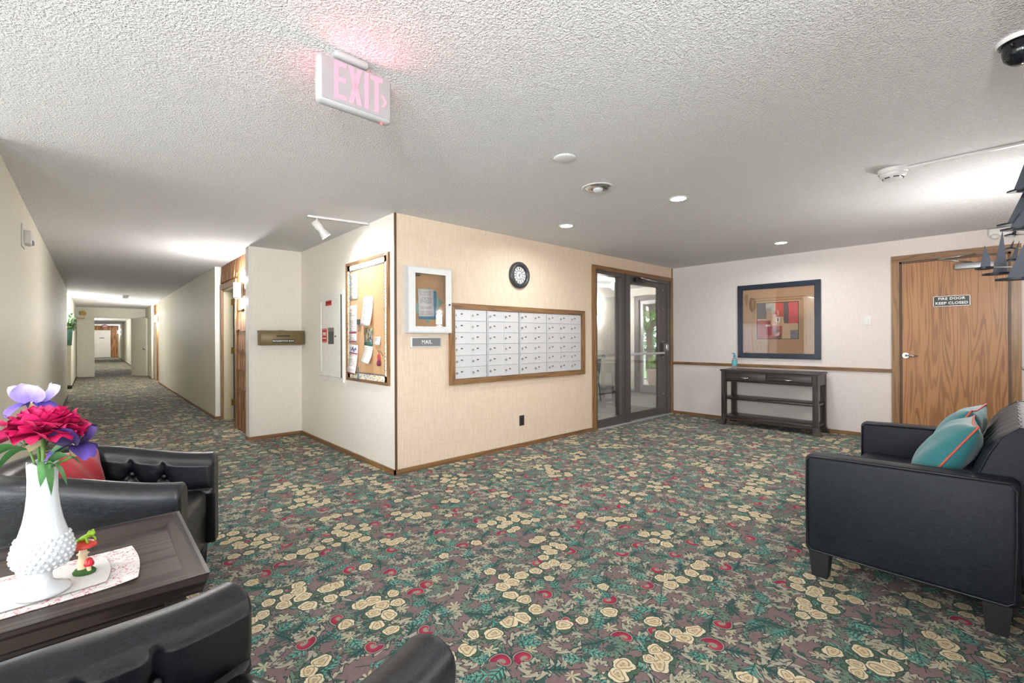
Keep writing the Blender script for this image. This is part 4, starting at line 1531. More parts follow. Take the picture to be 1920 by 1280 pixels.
def mat_art():
    nb = NB('abstract_print')
    x, y, z = nb.xyz(nb.pos('Generated'))
    wv = nb.noise(nb.vec(x * 6, z * 6, 0.0), 1.0, 4, 0.6) - 0.5
    u, v = x + wv * 0.07, z + wv * 0.07
    n = nb.noise(nb.vec(x * 9, z * 9, 4.0), 1.0, 4, 0.65)
    c = nb.mix(n, srgb(226, 196, 160), srgb(206, 158, 122))

    def blk(c, x0, x1, z0, z1, c1, c2):
        msk = (u > x0) * (u < x1) * (v > z0) * (v < z1)
        return nb.mix(msk, c, nb.mix(n, srgb(*c1), srgb(*c2)))
    c = blk(c, -1, 0.24, 0.56, 2, (48, 52, 66), (96, 96, 108))
    c = blk(c, 0.22, 0.44, 0.78, 2, (214, 208, 196), (150, 140, 134))
    c = blk(c, 0.46, 0.66, 0.60, 2, (200, 58, 50), (222, 82, 70))
    c = blk(c, 0.66, 0.78, 0.42, 2, (64, 56, 66), (120, 92, 90))
    c = blk(c, 0.78, 2, 0.42, 2, (206, 62, 72), (224, 92, 96))
    c = blk(c, -1, 0.62, -1, 0.52, (150, 44, 50), (196, 82, 82))
    c = blk(c, 0.42, 0.60, -1, 0.26, (140, 50, 54), (110, 40, 48))
    c = blk(c, 0.82, 2, -1, 0.24, (70, 72, 92), (150, 140, 140))
    c = blk(c, 0.34, 0.62, 0.36, 0.62, (226, 180, 120), (208, 150, 96))
    c = nb.mix((x > 0.47) * (x < 0.57) * (z > 0.46) * (z < 0.59), c, srgb(240, 230, 220))
    c = nb.mix((x > 0.505) * (x < 0.54) * (z > 0.48) * (z < 0.575), c, srgb(150, 30, 70))
    c = nb.mix((x > 0.22) * (x < 0.33) * (z > 0.345) * (z < 0.40), c, srgb(230, 214, 200))
    c = nb.mix((x > 0.50) * (x < 0.545) * (z > 0.64) * (z < 0.76) * (nb.fract(z * 22.0) > 0.4), c, srgb(220, 170, 140))
    leafd = nb.abs((x - 0.52) * 0.7 - (z - 0.13) * 0.7) + nb.abs((x - 0.52) + (z - 0.13)) * 0.35
    c = nb.mix(leafd < 0.045, c, srgb(220, 140, 110))
    nb.p(color=c, rough=0.6)
    return nb.mat


AX0, AX1, AZ0, AZ1 = -0.262, 0.268, 0.285, 0.80
MB().box(AX0 - 0.02, AX1 + 0.02, -0.0135, -0.011, AZ0 - 0.02, AZ1 + 0.02).build('mat_bevel', plain('mat_line', (206, 172, 128), 0.8), pc)
m = MB()
for a, b, c, e in ((AX0 - .01, AX1 + .01, AZ0 - .01, AZ0), (AX0 - .01, AX1 + .01, AZ1, AZ1 + .01), (AX0 - .01, AX0, AZ0, AZ1), (AX1, AX1 + .01, AZ0, AZ1)):
    m.box(a, b, -0.0165, -0.012, c, e)
m.build('print_border', plain('dark_print_border', (52, 36, 36), 0.6), pc)
MB().box(AX0, AX1, -0.0155, -0.012, AZ0, AZ1).build('print', mat_art(), pc)
for a, b, z in ((-0.33, 0.36, 0.872), (-0.29, 0.32, 0.836)):
    MB().box(a, b, -0.0135, -0.0115, z, z + 0.006).build('mat_rule', plain('brown_rule', (112, 64, 40), 0.8), pc)
for x in (-0.335, 0.36):
    MB().box(x, x + 0.003, -0.0135, -0.0115, 0.17, 0.87).build('mat_rule', plain('faint_rule', (150, 104, 72), 0.8), pc)
m = MB()
pts = [(-0.40, 0.78), (-0.385, 0.93), (-0.42, 0.955), (-0.445, 0.90), (-0.43, 0.80), (-0.41, 0.765)]
m.prism(pts, 'y', -0.0135, -0.0115)
m.build('mat_motif', plain('mat_motif', (158, 110, 74), 0.8), pc)
MB().box(-PW / 2 + 0.062, PW / 2 - 0.062, -0.020, -0.018, 0.062, PH - 0.062).build('glazing', M_PANE, pc)

sw = thing('switch_plate', 'white rocker switch plate between the painting and the fire door', 'switch', (XR, 1.221, 1.471), RB)
MB().rbox(-0.04, 0.04, -0.006, 0, -0.06, 0.06, 0.003).build('plate', M_WHITE, sw)
MB().rbox(-0.016, 0.016, -0.009, -0.005, -0.033, 0.033, 0.002).build('rocker', M_WHITE, sw)
for z in (-0.048, 0.048):
    MB().cyl((0, -0.006, z), (0, -0.0075, z), 0.003, n=8).build('screw', M_STEEL, sw)

# corridor wall strobe (left wall faces +X)
stb = thing('fire_strobe', 'white fire alarm strobe high on the corridor wall', 'alarm', (XL, 5.53, 2.12), PI / 2)
MB().rbox(-0.10, 0.10, -0.012, 0, -0.085, 0.10, 0.004).build('plate', M_WHITE, stb)
MB().rbox(-0.055, 0.10, -0.055, -0.010, -0.06, 0.055, 0.012).build('horn', M_WHITE, stb)
MB().rbox(0.02, 0.08, -0.065, -0.05, -0.055, -0.015, 0.006).build('strobe_lens', plain('strobe_clear', (150, 152, 156), 0.15), stb)

# ------------------------------------------------------------------ ceiling things
M_LED = emissive('led_lens', (255, 252, 246), 22.0)


def downlight(x, y, label):
    t = thing('recessed_downlight', label, 'downlight', (x, y, H), 0, 'lit recessed ceiling lights')
    MB().lathe([(0.062, -0.001), (0.064, -0.006), (0.080, -0.006), (0.084, 0.0)], 32).build('trim_ring', M_WHITE, t)
    MB().cyl((0, 0, -0.004), (0, 0, -0.001), 0.062, n=32).build('lens', M_LED, t)
    add_light('downlight_lamp', 'AREA', (0, 0, -0.008), P_DOWN, COOL, 0.12, parent=t, shape='DISK', spread=math.radians(165))
    return t


downlight(3.651, 3.13, 'glowing round downlight nearest the mailboxes and clock')
downlight(3.654, 1.892, 'glowing round downlight nearest the open dark can light')
downlight(6.304, 1.92, 'glowing round downlight above the painting and console table')
# unseen fittings added over the lounge, behind the camera, for extra light
for x, y, l_ in ((-1.2, 1.9, 'unseen downlight added over the lounge, nearer the tub chairs'), (-3.2, 1.9, 'unseen downlight added over the lounge, nearer the windows')):
    downlight(x, y, l_)
dk = thing('can_light', 'unlit recessed can light with a chrome reflector and bulb', 'downlight', (2.922, 2.18, H))
MB().lathe([(0.098, -0.001), (0.118, -0.007), (0.126, -0.004), (0.128, 0.0)], 36).build('trim_ring', M_WHITE, dk)
MB().lathe([(0.098, -0.003), (0.090, -0.009), (0.070, -0.012), (0.050, -0.013)], 36).build('reflector', M_CHROME, dk)
MB().cyl((0, 0, -0.012), (0, 0, -0.008), 0.072, n=28).build('well', M_BLACK, dk)
MB().sphere((0, 0, -0.012), 0.042, 0.042, 0.026).build('bulb', plain('bulb_frosted', (206, 206, 210), 0.2), dk)
wd = thing('blank_cover', 'plain white round blanking plate on the ceiling', 'cover plate', (2.279, 1.965, H))
MB().lathe([(0.0, -0.011), (0.055, -0.010), (0.070, -0.006), (0.074, 0.0)], 36).build('disc', M_WHITE, wd)

sm = thing('smoke_detector', 'white smoke detector fed by a surface conduit', 'detector', (4.164, 0.554, H))
MB().lathe([(0.085, 0.0), (0.085, -0.028), (0.078, -0.032)], 36).build('base', M_WHITE, sm)
MB().lathe([(0.076, -0.030), (0.074, -0.048), (0.060, -0.058), (0.052, -0.070), (0.0, -0.072)], 36).build('body', M_WHITE, sm)
for k in range(7):
    a = 2 * PI * k / 7
    MB().box(-0.016, 0.016, -0.003, 0.003, -0.066, -0.060).build('vent_slot', M_BLACK, sm, (0.056 * math.cos(a), 0.056 * math.sin(a), 0), (0, 0, a + PI / 2))
cd = tag(MB().rbox(4.153, 4.176, -0.18, 0.472, H - 0.016, H, 0.003).build('conduit', M_WHITE), 'thin white surface conduit running from the smoke detector', 'conduit')
# detector down the corridor
sm2 = copy_tree(sm)
sm2.location = (0.62, 15.5, H)
sm2['label'] = 'small smoke detector on the ceiling far down the corridor'

tk = thing('track_light', 'short white ceiling track with one lit spotlight by the notice board', 'track light', (1.78, 4.443, H), math.radians(-9.8))
MB().rbox(-0.285, 0.285, -0.018, 0.018, -0.02, 0, 0.003).build('track', M_WHITE, tk)
MB().box(-0.285, 0.285, -0.006, 0.006, -0.022, -0.019).build('track_slot', plain('slot_grey', (120, 120, 120), 0.5), tk)
MB().tube([(-0.20, 0, -0.02), (-0.20, 0, -0.075)], 0.008, 10).build('stem', M_WHITE, tk)
hdm = MB()
hdm.lathe([(0.0, 0.085), (0.036, 0.083), (0.038, 0.01), (0.030, -0.01), (0.046, -0.085), (0.046, -0.09)], 24)
head = hdm.build('lamp_head', M_WHITE, tk, (-0.17, 0.0, -0.115), (math.radians(0), math.radians(-38), 0))
MB().lathe([(0.0, -0.083), (0.043, -0.083)], 24).build('lamp_lens', emissive('spot_lens', (255, 250, 240), 45.0), head)
_sp = add_light('spot_lamp', 'SPOT', (0, 0, -0.095), P_SPOT * 4, COOL, 0.03, parent=head, spot_size=math.radians(150), spot_blend=1.0)

# exit sign
ex = thing('exit_sign', 'white ceiling-hung exit sign with glowing pink letters and arrow', 'exit sign', (0.82, 1.87, H))
m = MB()
m.rbox(-0.095, 0.055, -0.03, 0.03, -0.032, 0, 0.014, 3)
m.build('canopy', plain('sign_housing', (162, 161, 162), 0.45), ex)
SW, SZ1, SZ0, ST = 0.158, -0.034, -0.232, 0.024
body = MB()
body.rbox(-SW - 0.004, SW + 0.004, -ST, ST, SZ0, SZ1, 0.02, 4)
body.build('housing', plain('sign_housing', (162, 161, 162), 0.45), ex)
face = MB()
face.rbox(-SW + 0.012, SW - 0.008, -ST - 0.0015, -ST + 0.004, SZ0 + 0.016, SZ1 - 0.012, 0.0012, 1, False)
face.build('face_plate', plain('sign_face', (148, 143, 145), 0.4), ex)
M_EXIT = emissive('exit_glow', (255, 182, 200), 0.78, (150, 84, 98))
yf0, yf1 = -ST - 0.0030, -ST - 0.0005
zl, zh = SZ0 + 0.030, SZ1 - 0.016
L = zh - zl


def letter(name, polys):
    m = MB()
    for p in polys:
        m.prism(p, 'y', yf0, yf1)
    return m.build(name, M_EXIT, ex)


s_ = 0.0185
e0 = -0.098
letter('letter_e', [[(e0, zl), (e0 + s_, zl), (e0 + s_, zh), (e0, zh)], [(e0 + s_, zh - s_), (e0 + .052, zh - s_), (e0 + .052, zh), (e0 + s_, zh)],
                    [(e0 + s_, zl + L * .47), (e0 + .05, zl + L * .47), (e0 + .05, zl + L * .47 + s_), (e0 + s_, zl + L * .47 + s_)], [(e0 + s_, zl), (e0 + .052, zl), (e0 + .052, zl + s_), (e0 + s_, zl + s_)]])
x0 = e0 + 0.060
letter('letter_x', [[(x0, zl), (x0 + .020, zl), (x0 + .058, zh), (x0 + .038, zh)], [(x0 + .038, zl), (x0 + .058, zl), (x0 + .020, zh), (x0, zh)]])
i0 = x0 + 0.069
letter('letter_i', [[(i0, zl), (i0 + s_, zl), (i0 + s_, zh), (i0, zh)]])
t0 = i0 + 0.026
letter('letter_t', [[(t0, zh - s_), (t0 + .058, zh - s_), (t0 + .058, zh), (t0, zh)], [(t0 + .02, zl), (t0 + .038, zl), (t0 + .038, zh - s_), (t0 + .02, zh - s_)]])
a0, za = t0 + 0.050, zl + L * 0.36
letter('arrow', [[(a0, za + .026), (a0 + .012, za + .026), (a0 + .028, za), (a0 + .016, za)], [(a0 + .016, za), (a0 + .028, za), (a0 + .012, za - .026), (a0, za - .026)]])
MB().sphere((0.118, -0.005, SZ0 - 0.001), 0.005).build('test_lamp', emissive('test_led', (255, 60, 70), 6.0, (200, 40, 50)), ex)
for dy in (-0.045, 0.045):
    add_light('exit_glow_lamp', 'AREA', (0.0, dy, -0.10), 0.55, (1.0, 0.14, 0.22), 0.24, rot=(math.radians(-100 if dy < 0 else 100), 0, 0), parent=ex, shape='RECTANGLE', size_y=0.10)

# small black camera at the edge of the frame, near the wall above the loveseat
cm = thing('security_camera', 'small black ceiling camera with a white rim above the loveseat', 'camera', (2.72, -0.035, H))
MB().lathe([(0.072, 0.0), (0.074, -0.012), (0.068, -0.018)], 28).build('rim', M_WHITE, cm)
MB().lathe([(0.0, -0.10), (0.03, -0.096), (0.05, -0.075), (0.056, -0.05), (0.056, -0.012)], 24).build('dome', plain('black_gloss', (18, 22, 28), 0.1), cm)
MB().tube([(-0.06, 0.03, -0.03), (-0.05, 0.02, -0.045)], 0.006, 8).build('cable', M_BLACK, cm)
em = thing('emergency_light', 'white emergency light above the fire door behind the sailboats', 'emergency light', (XR, 0.045, 2.385), RB)
MB().rbox(-0.11, 0.11, -0.07, 0, -0.045, 0.045, 0.015, 3).build('housing', M_WHITE, em)
for x in (-0.06, 0.075):
    q = MB().sphere((x, -0.09, -0.05), 0.035, 0.03, 0.03)
    q.build('lamp_head', M_WHITE, em)
MB().sphere((0.075, -0.118, -0.055), 0.018).build('lamp_lens', emissive('emergency_lens', (255, 250, 240), 6.0), em)

# corridor sconces
sconce((XS - 0.025, 7.10, 1.94), RB, 'lit white sconce on the shingles beside the open unit door', P_SCONCE * 0.52)
sconce((XS - 0.025, 18.0, 1.95), RB, 'lit sconce in the second shingled recess down the corridor', P_SCONCE)
sconce((XL - 0.13, 16.2, 1.93), PI / 2, 'lit sconce in the recess of the long corridor wall', P_SCONCE)
sconce((XC + 0.10, 28.6, 1.93), RB, 'lit sconce on the wall beyond the open fire door', P_SCONCE)
sconce((XC, 44.5, 1.93), RB, 'lit sconce nearest the pale door at the corridor end', P_SCONCE)
sconce((XL, 33.0, 1.93), PI / 2, 'sconce on the corridor wall hidden beyond the fire door', P_SCONCE)
sconce((5.12, YNEAR, 1.66), PI, 'wall sconce beyond the far end of the loveseat', P_SCONCE * 0.45)
x2 = copy_tree(ex)
x2.location = (0.62, 43.0, H)
x2['label'] = 'distant exit sign glowing pink at the corridor end'
for o_ in list(x2.children):
    if o_.type == 'LIGHT':
        bpy.data.objects.remove(o_, do_unlink=True)
hp = thing('hanging_plant', 'trailing green plant in a teal wall pocket down the corridor', 'plant', (XL - 0.02, 16.3, 1.15))
MB().lathe([(0.0, 0.0), (0.05, 0.0), (0.075, 0.42), (0.07, 0.43)], 16).build('pot', plain('teal_pot', (88, 132, 120), 0.6), hp)
foliage(120, (0, 0, 0.62), 0.12, 0.14, 0.26, 0.07, 31).build('leaves', mat_fabric('house_leaf', (30, 78, 34), (80, 130, 60), 0.5, 12), hp)

# ------------------------------------------------------------------ console table
ct = thing('console_table', 'dark espresso console table with two drawers under the painting', 'console table', (6.985, 2.255, 0), RB)
# local x along the table, -y towards the room
W2, DP, HT = 0.605, 0.205, 0.805
MB().rbox(-W2 - 0.012, W2 + 0.012, -DP - 0.015, DP, HT - 0.025, HT, 0.004).build('top', M_ESP, ct)
MB().box(-W2 + 0.06, W2 - 0.06, -DP + 0.014, DP - 0.02, HT - 0.175, HT - 0.025).build('apron', M_ESP, ct)
for sx in (-1, 1):
    for sy in (-1, 1):
        m = MB()
        cx, cy_ = sx * (W2 - 0.03), sy * (DP - 0.03)
        m.box(cx - 0.03, cx + 0.03, cy_ - 0.03, cy_ + 0.03, 0.10, HT - 0.025)
        # flared foot
        f0 = [(cx - 0.03, cy_ - 0.03), (cx + 0.03, cy_ - 0.03), (cx + 0.03, cy_ + 0.03), (cx - 0.03, cy_ + 0.03)]
        rings = []
        for z, o1 in ((0.10, 0.0), (0.05, 0.012), (0.0, 0.034)):
            rings.append([(p[0] + sx * o1 * (1 if (p[0] - cx) * sx > 0 else 0.55), p[1] + sy * o1 * (1 if (p[1] - cy_) * sy > 0 else 0.55) * 0.6, z) for p in f0])
        m.loft(rings, smooth=False, caps=True)
        m.build('leg', M_ESPZ, ct)
for z0 in (0.105, 0.375):
    MB().rbox(-W2 + 0.01, W2 - 0.01, -DP + 0.008, DP - 0.008, z0, z0 + 0.03, 0.004).build('shelf', M_ESP, ct)
MB().box(-W2 + 0.06, W2 - 0.06, -DP + 0.004, -DP + 0.02, 0.085, 0.108).build('bottom_rail', M_ESP, ct)
for sx in (-1, 1):
    MB().box(sx * (W2 - 0.012) - 0.01, sx * (W2 - 0.012) + 0.01, -DP + 0.06, DP - 0.06, HT - 0.165, HT - 0.025).build('side_panel', M_ESP, ct)
for x0, x1 in ((-W2 + 0.065, -0.006), (0.006, W2 - 0.065)):
    dr = MB().rbox(x0, x1, -DP + 0.002, -DP + 0.03, HT - 0.165, HT - 0.045, 0.005).build('drawer', M_ESP, ct)
    xm = (x0 + x1) / 2
    pts = [(xm - 0.062, -DP + 0.002, HT - 0.105), (xm - 0.035, -DP - 0.018, HT - 0.108), (xm, -DP - 0.025, HT - 0.111), (xm + 0.035, -DP - 0.018, HT - 0.108), (xm + 0.062, -DP + 0.002, HT - 0.105)]
    MB().tube(pts, [0.003, 0.006, 0.009, 0.006, 0.003], 10).build('handle', M_CHROME, dr)

hs = thing('sanitizer_bottle', 'clear pump bottle of hand sanitizer on the console table', 'bottle', (6.96, 2.74, HT))


def mat_clear_gel():
    nb = NB('clear_gel')
    nb.p(color=srgb(214, 234, 240), rough=0.08, trans=0.75, ior=1.2)
    return nb.mat


MB().lathe([(0.0, 0.0), (0.042, 0.0), (0.046, 0.01), (0.046, 0.13), (0.036, 0.155), (0.016, 0.17), (0.016, 0.178)], 28, sy=0.75).build('bottle_body', mat_clear_gel(), hs)
MB().lathe([(0.0465, 0.055), (0.0468, 0.06), (0.0468, 0.122), (0.0465, 0.125)], 28, sy=0.75).build('label_band', plain('teal_label', (96, 178, 190), 0.5), hs)
MB().lathe([(0.018, 0.172), (0.019, 0.195), (0.012, 0.198), (0.007, 0.225), (0.0, 0.226)], 20).build('pump_collar', plain('pump_blue', (42, 150, 190), 0.4), hs)
MB().tube([(0, 0, 0.225), (0.0, 0.01, 0.232), (0.02, 0.045, 0.228)], [0.008, 0.008, 0.005], 10).build('pump_spout', plain('pump_blue', (42, 150, 190), 0.4), hs)

# ------------------------------------------------------------------ loveseat (local x along its length, +y to the front)
sf = thing('loveseat', 'black leather loveseat with square arms against the pale wall', 'sofa', (2.78, -0.03, 0))
LW, LD = 1.47, 0.77


def arm_xf(v):
    z = v.z + (0.018 * (1 - v.y / LD) if v.z > 0.4 else 0.0)
    return Vector((v.x, v.y, z))


for x0 in (0.0, LW - 0.13):
    arm = MB().rbox(x0, x0 + 0.13, 0.0, LD, 0.13, 0.64, 0.028, 4, True, arm_xf).build('arm', M_LEATHER_B, sf)
    # piping on both faces of the arm
    for xs in (x0 + 0.004, x0 + 0.126):
        pts = []
        for (yy, zz) in ((0.02, 0.16), (0.012, 0.4), (0.012, 0.62), (0.03, 0.652), (0.3, 0.645), (0.6, 0.638), (LD - 0.03, 0.632), (LD - 0.01, 0.61), (LD - 0.008, 0.4), (LD - 0.012, 0.165), (LD - 0.03, 0.142), (0.4, 0.14), (0.04, 0.142), (0.02, 0.16)):
            pts.append((xs, yy, zz))
        MB().tube(pts, 0.005, 6, caps=False).build('piping', M_LEATHER, arm)
MB().rbox(0.12, LW - 0.12, 0.05, LD - 0.03, 0.13, 0.30, 0.02, 3).build('base', M_LEATHER_B, sf)
for k in range(2):
    x0 = 0.132 + k * 0.604
    cush = MB()
    n = 14
    rings = []
    cush.rbox(x0, x0 + 0.60, 0.14, LD - 0.02, 0.29, 0.44, 0.045, 5, True,
              lambda v: Vector((v.x, v.y, v.z + (0.03 * math.sin(PI * min(1, max(0, (v.x - x0) / 0.6))) * math.sin(PI * min(1, max(0, (v.y - 0.14) / 0.6))) if v.z > 0.36 else 0))))
    cush.build('seat_cushion', M_LEATHER_B, sf)


def back_section(x, puff):
    """Rounded roll-top back cushion: section in (y, z)."""
    pts = [(0.16, 0.40), (0.15 + puff * 0.5, 0.52), (0.135 + puff, 0.64), (0.10 + puff, 0.74), (0.06 + puff * 0.6, 0.815), (0.0, 0.865), (-0.06, 0.868), (-0.105, 0.84), (-0.12, 0.76), (-0.115, 0.5), (-0.105, 0.14)]
    return [(x, y, z) for y, z in pts]


bk = MB()
rings = []
NXB = 60
for i in range(NXB + 1):
    x = 0.118 + (LW - 0.236) * i / NXB
    ph = (x - 0.118) / (LW - 0.236) * 7
    e = min(1.0, min(i, NXB - i) / 3.0)
    rings.append(back_section(x, 0.018 * abs(math.sin(PI * ph)) ** 0.5 * e - 0.012 * (1 - e)))
bk.loft(rings, closed=True, caps=True)
bk = bk.build('backrest', M_LEATHER_B, sf)
for x in (0.128, LW - 0.128):
    MB().tube([(x, y, z) for _, y, z in back_section(x, -0.006)[:-2]], 0.005, 6).build('back_piping', M_LEATHER_B, bk)
MB().tube([(0.12 + (LW - 0.24) * i / 24, -0.0 + 0.004 * math.sin(i * 2.1), 0.866) for i in range(25)], 0.003, 6).build('back_seam', M_LEATHER_B, bk)
lg = MB()
lg.loft([[(-0.045, -0.045, 0.135), (0.045, -0.045, 0.135), (0.045, 0.045, 0.135), (-0.045, 0.045, 0.135)], [(-0.034, -0.034, 0), (0.034, -0.034, 0), (0.034, 0.034, 0), (-0.034, 0.034, 0)]], smooth=False, caps=True)
lgm = lg.mesh('leg')
lgm.materials.append(plain('dark_leg', (30, 31, 36), 0.5))
for x in (0.06, LW - 0.06):
    for y in (0.07, LD - 0.06):
        link('leg', lgm, None, sf, (x, y, 0))


def pillow(name, label, loc, rot, S, Tk, mat, pip, seedp=0):
    t = thing(name, label, 'pillow', loc)
    t.rotation_euler = rot
    n = 22
    vs, fs = [], []
    r = random.Random(seedp)
    for side in (1, -1):
        for i in range(n + 1):
            for j in range(n + 1):
                u, v = -1 + 2 * i / n, -1 + 2 * j / n
                k = max(0.0, (1 - abs(u) ** 2.6)) ** 0.55 * max(0.0, (1 - abs(v) ** 2.6)) ** 0.55
                pin = 1 - 0.10 * (1 - abs(v) ** 1.5) * abs(u) ** 3
                pin2 = 1 - 0.10 * (1 - abs(u) ** 1.5) * abs(v) ** 3
                wr = 0.006 * math.sin(7 * u + 5 * v + seedp) * k
                vs.append((u * S / 2 * pin, side * (Tk / 2 * k + wr), v * S / 2 * pin2))
    m_ = (n + 1) ** 2
    for side in range(2):
        for i in range(n):
            for j in range(n):
                a = side * m_ + i * (n + 1) + j
                fs.append((a, a + 1, a + n + 2, a + n + 1))
    MB().add(vs, fs, True).build('cover', mat, t)
    edge = []
    for i in range(n + 1):
        edge.append((i, 0))
    for j in range(1, n + 1):
        edge.append((n, j))
    for i in range(n - 1, -1, -1):
        edge.append((i, n))
    for j in range(n - 1, -1, -1):
        edge.append((0, j))
    if pip:
        MB().tube([vs[i * (n + 1) + j] for i, j in edge], 0.0042, 6, caps=False).build('piping', pip, t)
    return t


M_TEAL = mat_fabric('teal_velvet', (22, 92, 98), (48, 134, 138), 0.7, 260)
M_CORAL = plain('coral_piping', (214, 96, 78), 0.7)
pillow('throw_pillow', 'teal pillow with coral piping nearest the loveseat arm', (3.17, 0.225, 0.665), (math.radians(32), 0, math.radians(4)), 0.43, 0.17, M_TEAL, M_CORAL, 1)
pillow('throw_pillow', 'teal pillow with coral piping behind the nearer one', (3.62, 0.215, 0.68), (math.radians(28), 0, math.radians(-6)), 0.43, 0.16, M_TEAL, M_CORAL, 2)

# ------------------------------------------------------------------ sailboat wall sculpture (thin cut metal, on brackets from the wall)
ss = thing('sailboat_sculpture', 'black cut-metal sailboat wall sculpture above the loveseat', 'wall art', (2.5, YNEAR, 1.75))
M_SAIL = plain('black_steel_sheet', (34, 38, 46), 0.45, 0.5)
# (x, sail outline (y, z), hull from y to y at height z)
boats = [
    (2.36, [(0.06, 1.586), (0.046, 1.537), (0.045, 1.5), (0.072, 1.503)], (0.085, 0.039, 1.503)),
    (2.52, [(0.017, 1.658), (0.004, 1.492), (0.044, 1.496)], (0.072, -0.004, 1.495)),
    (2.2, [(-0.036, 1.565), (-0.061, 1.433), (0.008, 1.443)], (0.033, -0.065, 1.444)),
    (2.66, [(-0.053, 1.772), (-0.068, 1.661), (0.002, 1.677)], (0.025, -0.072, 1.679)),
    (2.84, [(-0.051, 1.885), (-0.062, 1.71), (0.008, 1.729)], (0.037, -0.065, 1.730)),
    (2.74, [(-0.046, 1.964), (-0.06, 1.825), (-0.01, 1.841)], (0.007, -0.063, 1.843)),
    (3.05, [(-0.015, 1.693), (-0.01, 1.653), (0.002, 1.655)], (0.014, -0.015, 1.654)),
    (2.95, [(-0.03, 1.674), (-0.021, 1.583), (-0.001, 1.59)], (0.017, -0.027, 1.590)),
    (3.1, [(-0.026, 1.757), (-0.019, 1.716), (-0.001, 1.72)], (0.016, -0.022, 1.722)),
]
for X, sail, (h0, h1, hy) in boats:
    m = MB()
    n = len(sail)
    vs = [(X - 2.5 + dx, y - YNEAR, z - 1.75) for dx in (0.0, 0.003) for y, z in sail]
    m.add(vs, [tuple(range(n)), tuple(range(2 * n - 1, n - 1, -1))] + [(i, n + i, n + (i + 1) % n, (i + 1) % n) for i in range(n)])
    so = m.build('sail', M_SAIL, ss)
    m = MB()
    ya, yb, zc = h0 - YNEAR, h1 - YNEAR, hy - 1.75
    ring = []
    k = 10
    for i in range(k + 1):
        t = i / k
        y = ya + (yb - ya) * t
        wv_ = 0.028 * math.sin(PI * min(1, t * 1.0)) ** 0.7
        ring.append((y, wv_))
    vs = [(X - 2.5 + w_, y, zc + 0.003) for y, w_ in ring] + [(X - 2.5 - w_, y, zc + 0.003) for y, w_ in reversed(ring)]
    n = len(vs)
    vs2 = [(v[0], v[1], zc - 0.004) for v in vs]
    m.add(vs + vs2, [tuple(range(n)), tuple(range(2 * n - 1, n - 1, -1))] + [(i, n + i, n + (i + 1) % n, (i + 1) % n) for i in range(n)])
    m.build('hull', M_SAIL, so)
    MB().tube([(X - 2.5, max(yb, 0.02), zc), (X - 2.5 + 0.04, 0.06, zc - 0.01), (X - 2.5 + 0.06, 0.004, zc + 0.02)], 0.003, 6).build('bracket', M_STEEL, so)
for zz, x0, x1 in ((-0.16, -0.3, 0.6), (0.02, -0.3, 0.6), (0.22, 0.1, 0.6)):
    MB().tube([(x0, 0.02, zz), ((x0 + x1) / 2, 0.03, zz + 0.03), (x1, 0.02, zz)], 0.003, 6).build('rod', M_STEEL, ss)

# ------------------------------------------------------------------ tufted tub chairs
def chair_path(t):
    """Plan of the barrel: t 0..1 from one arm front, around the back, to the other. Returns point, tangent."""
    w, xf, xs, xb = 0.30, 0.33, -0.17, -0.40
    La = xf - xs
    Lc = PI / 2 * 0.5 * (w + (xs - xb)) * 2
    tot = 2 * La + Lc
    s = t * tot
    if s < La:
        return (xf - s, -w), (-1, 0), s
    if s > La + Lc:
        q = s - La - Lc
        return (xs + q, w), (1, 0), s
    a = (s - La) / Lc * PI
    # superellipse-like arc
    c, sn = math.cos(a), math.sin(a)
    e = 0.72
    px = xs + (xb - xs) * (abs(sn) ** e) * (1 if sn >= 0 else -1)
    py = -w * (abs(c) ** e) * (1 if c >= 0 else -1)
    return (px, py), None, s


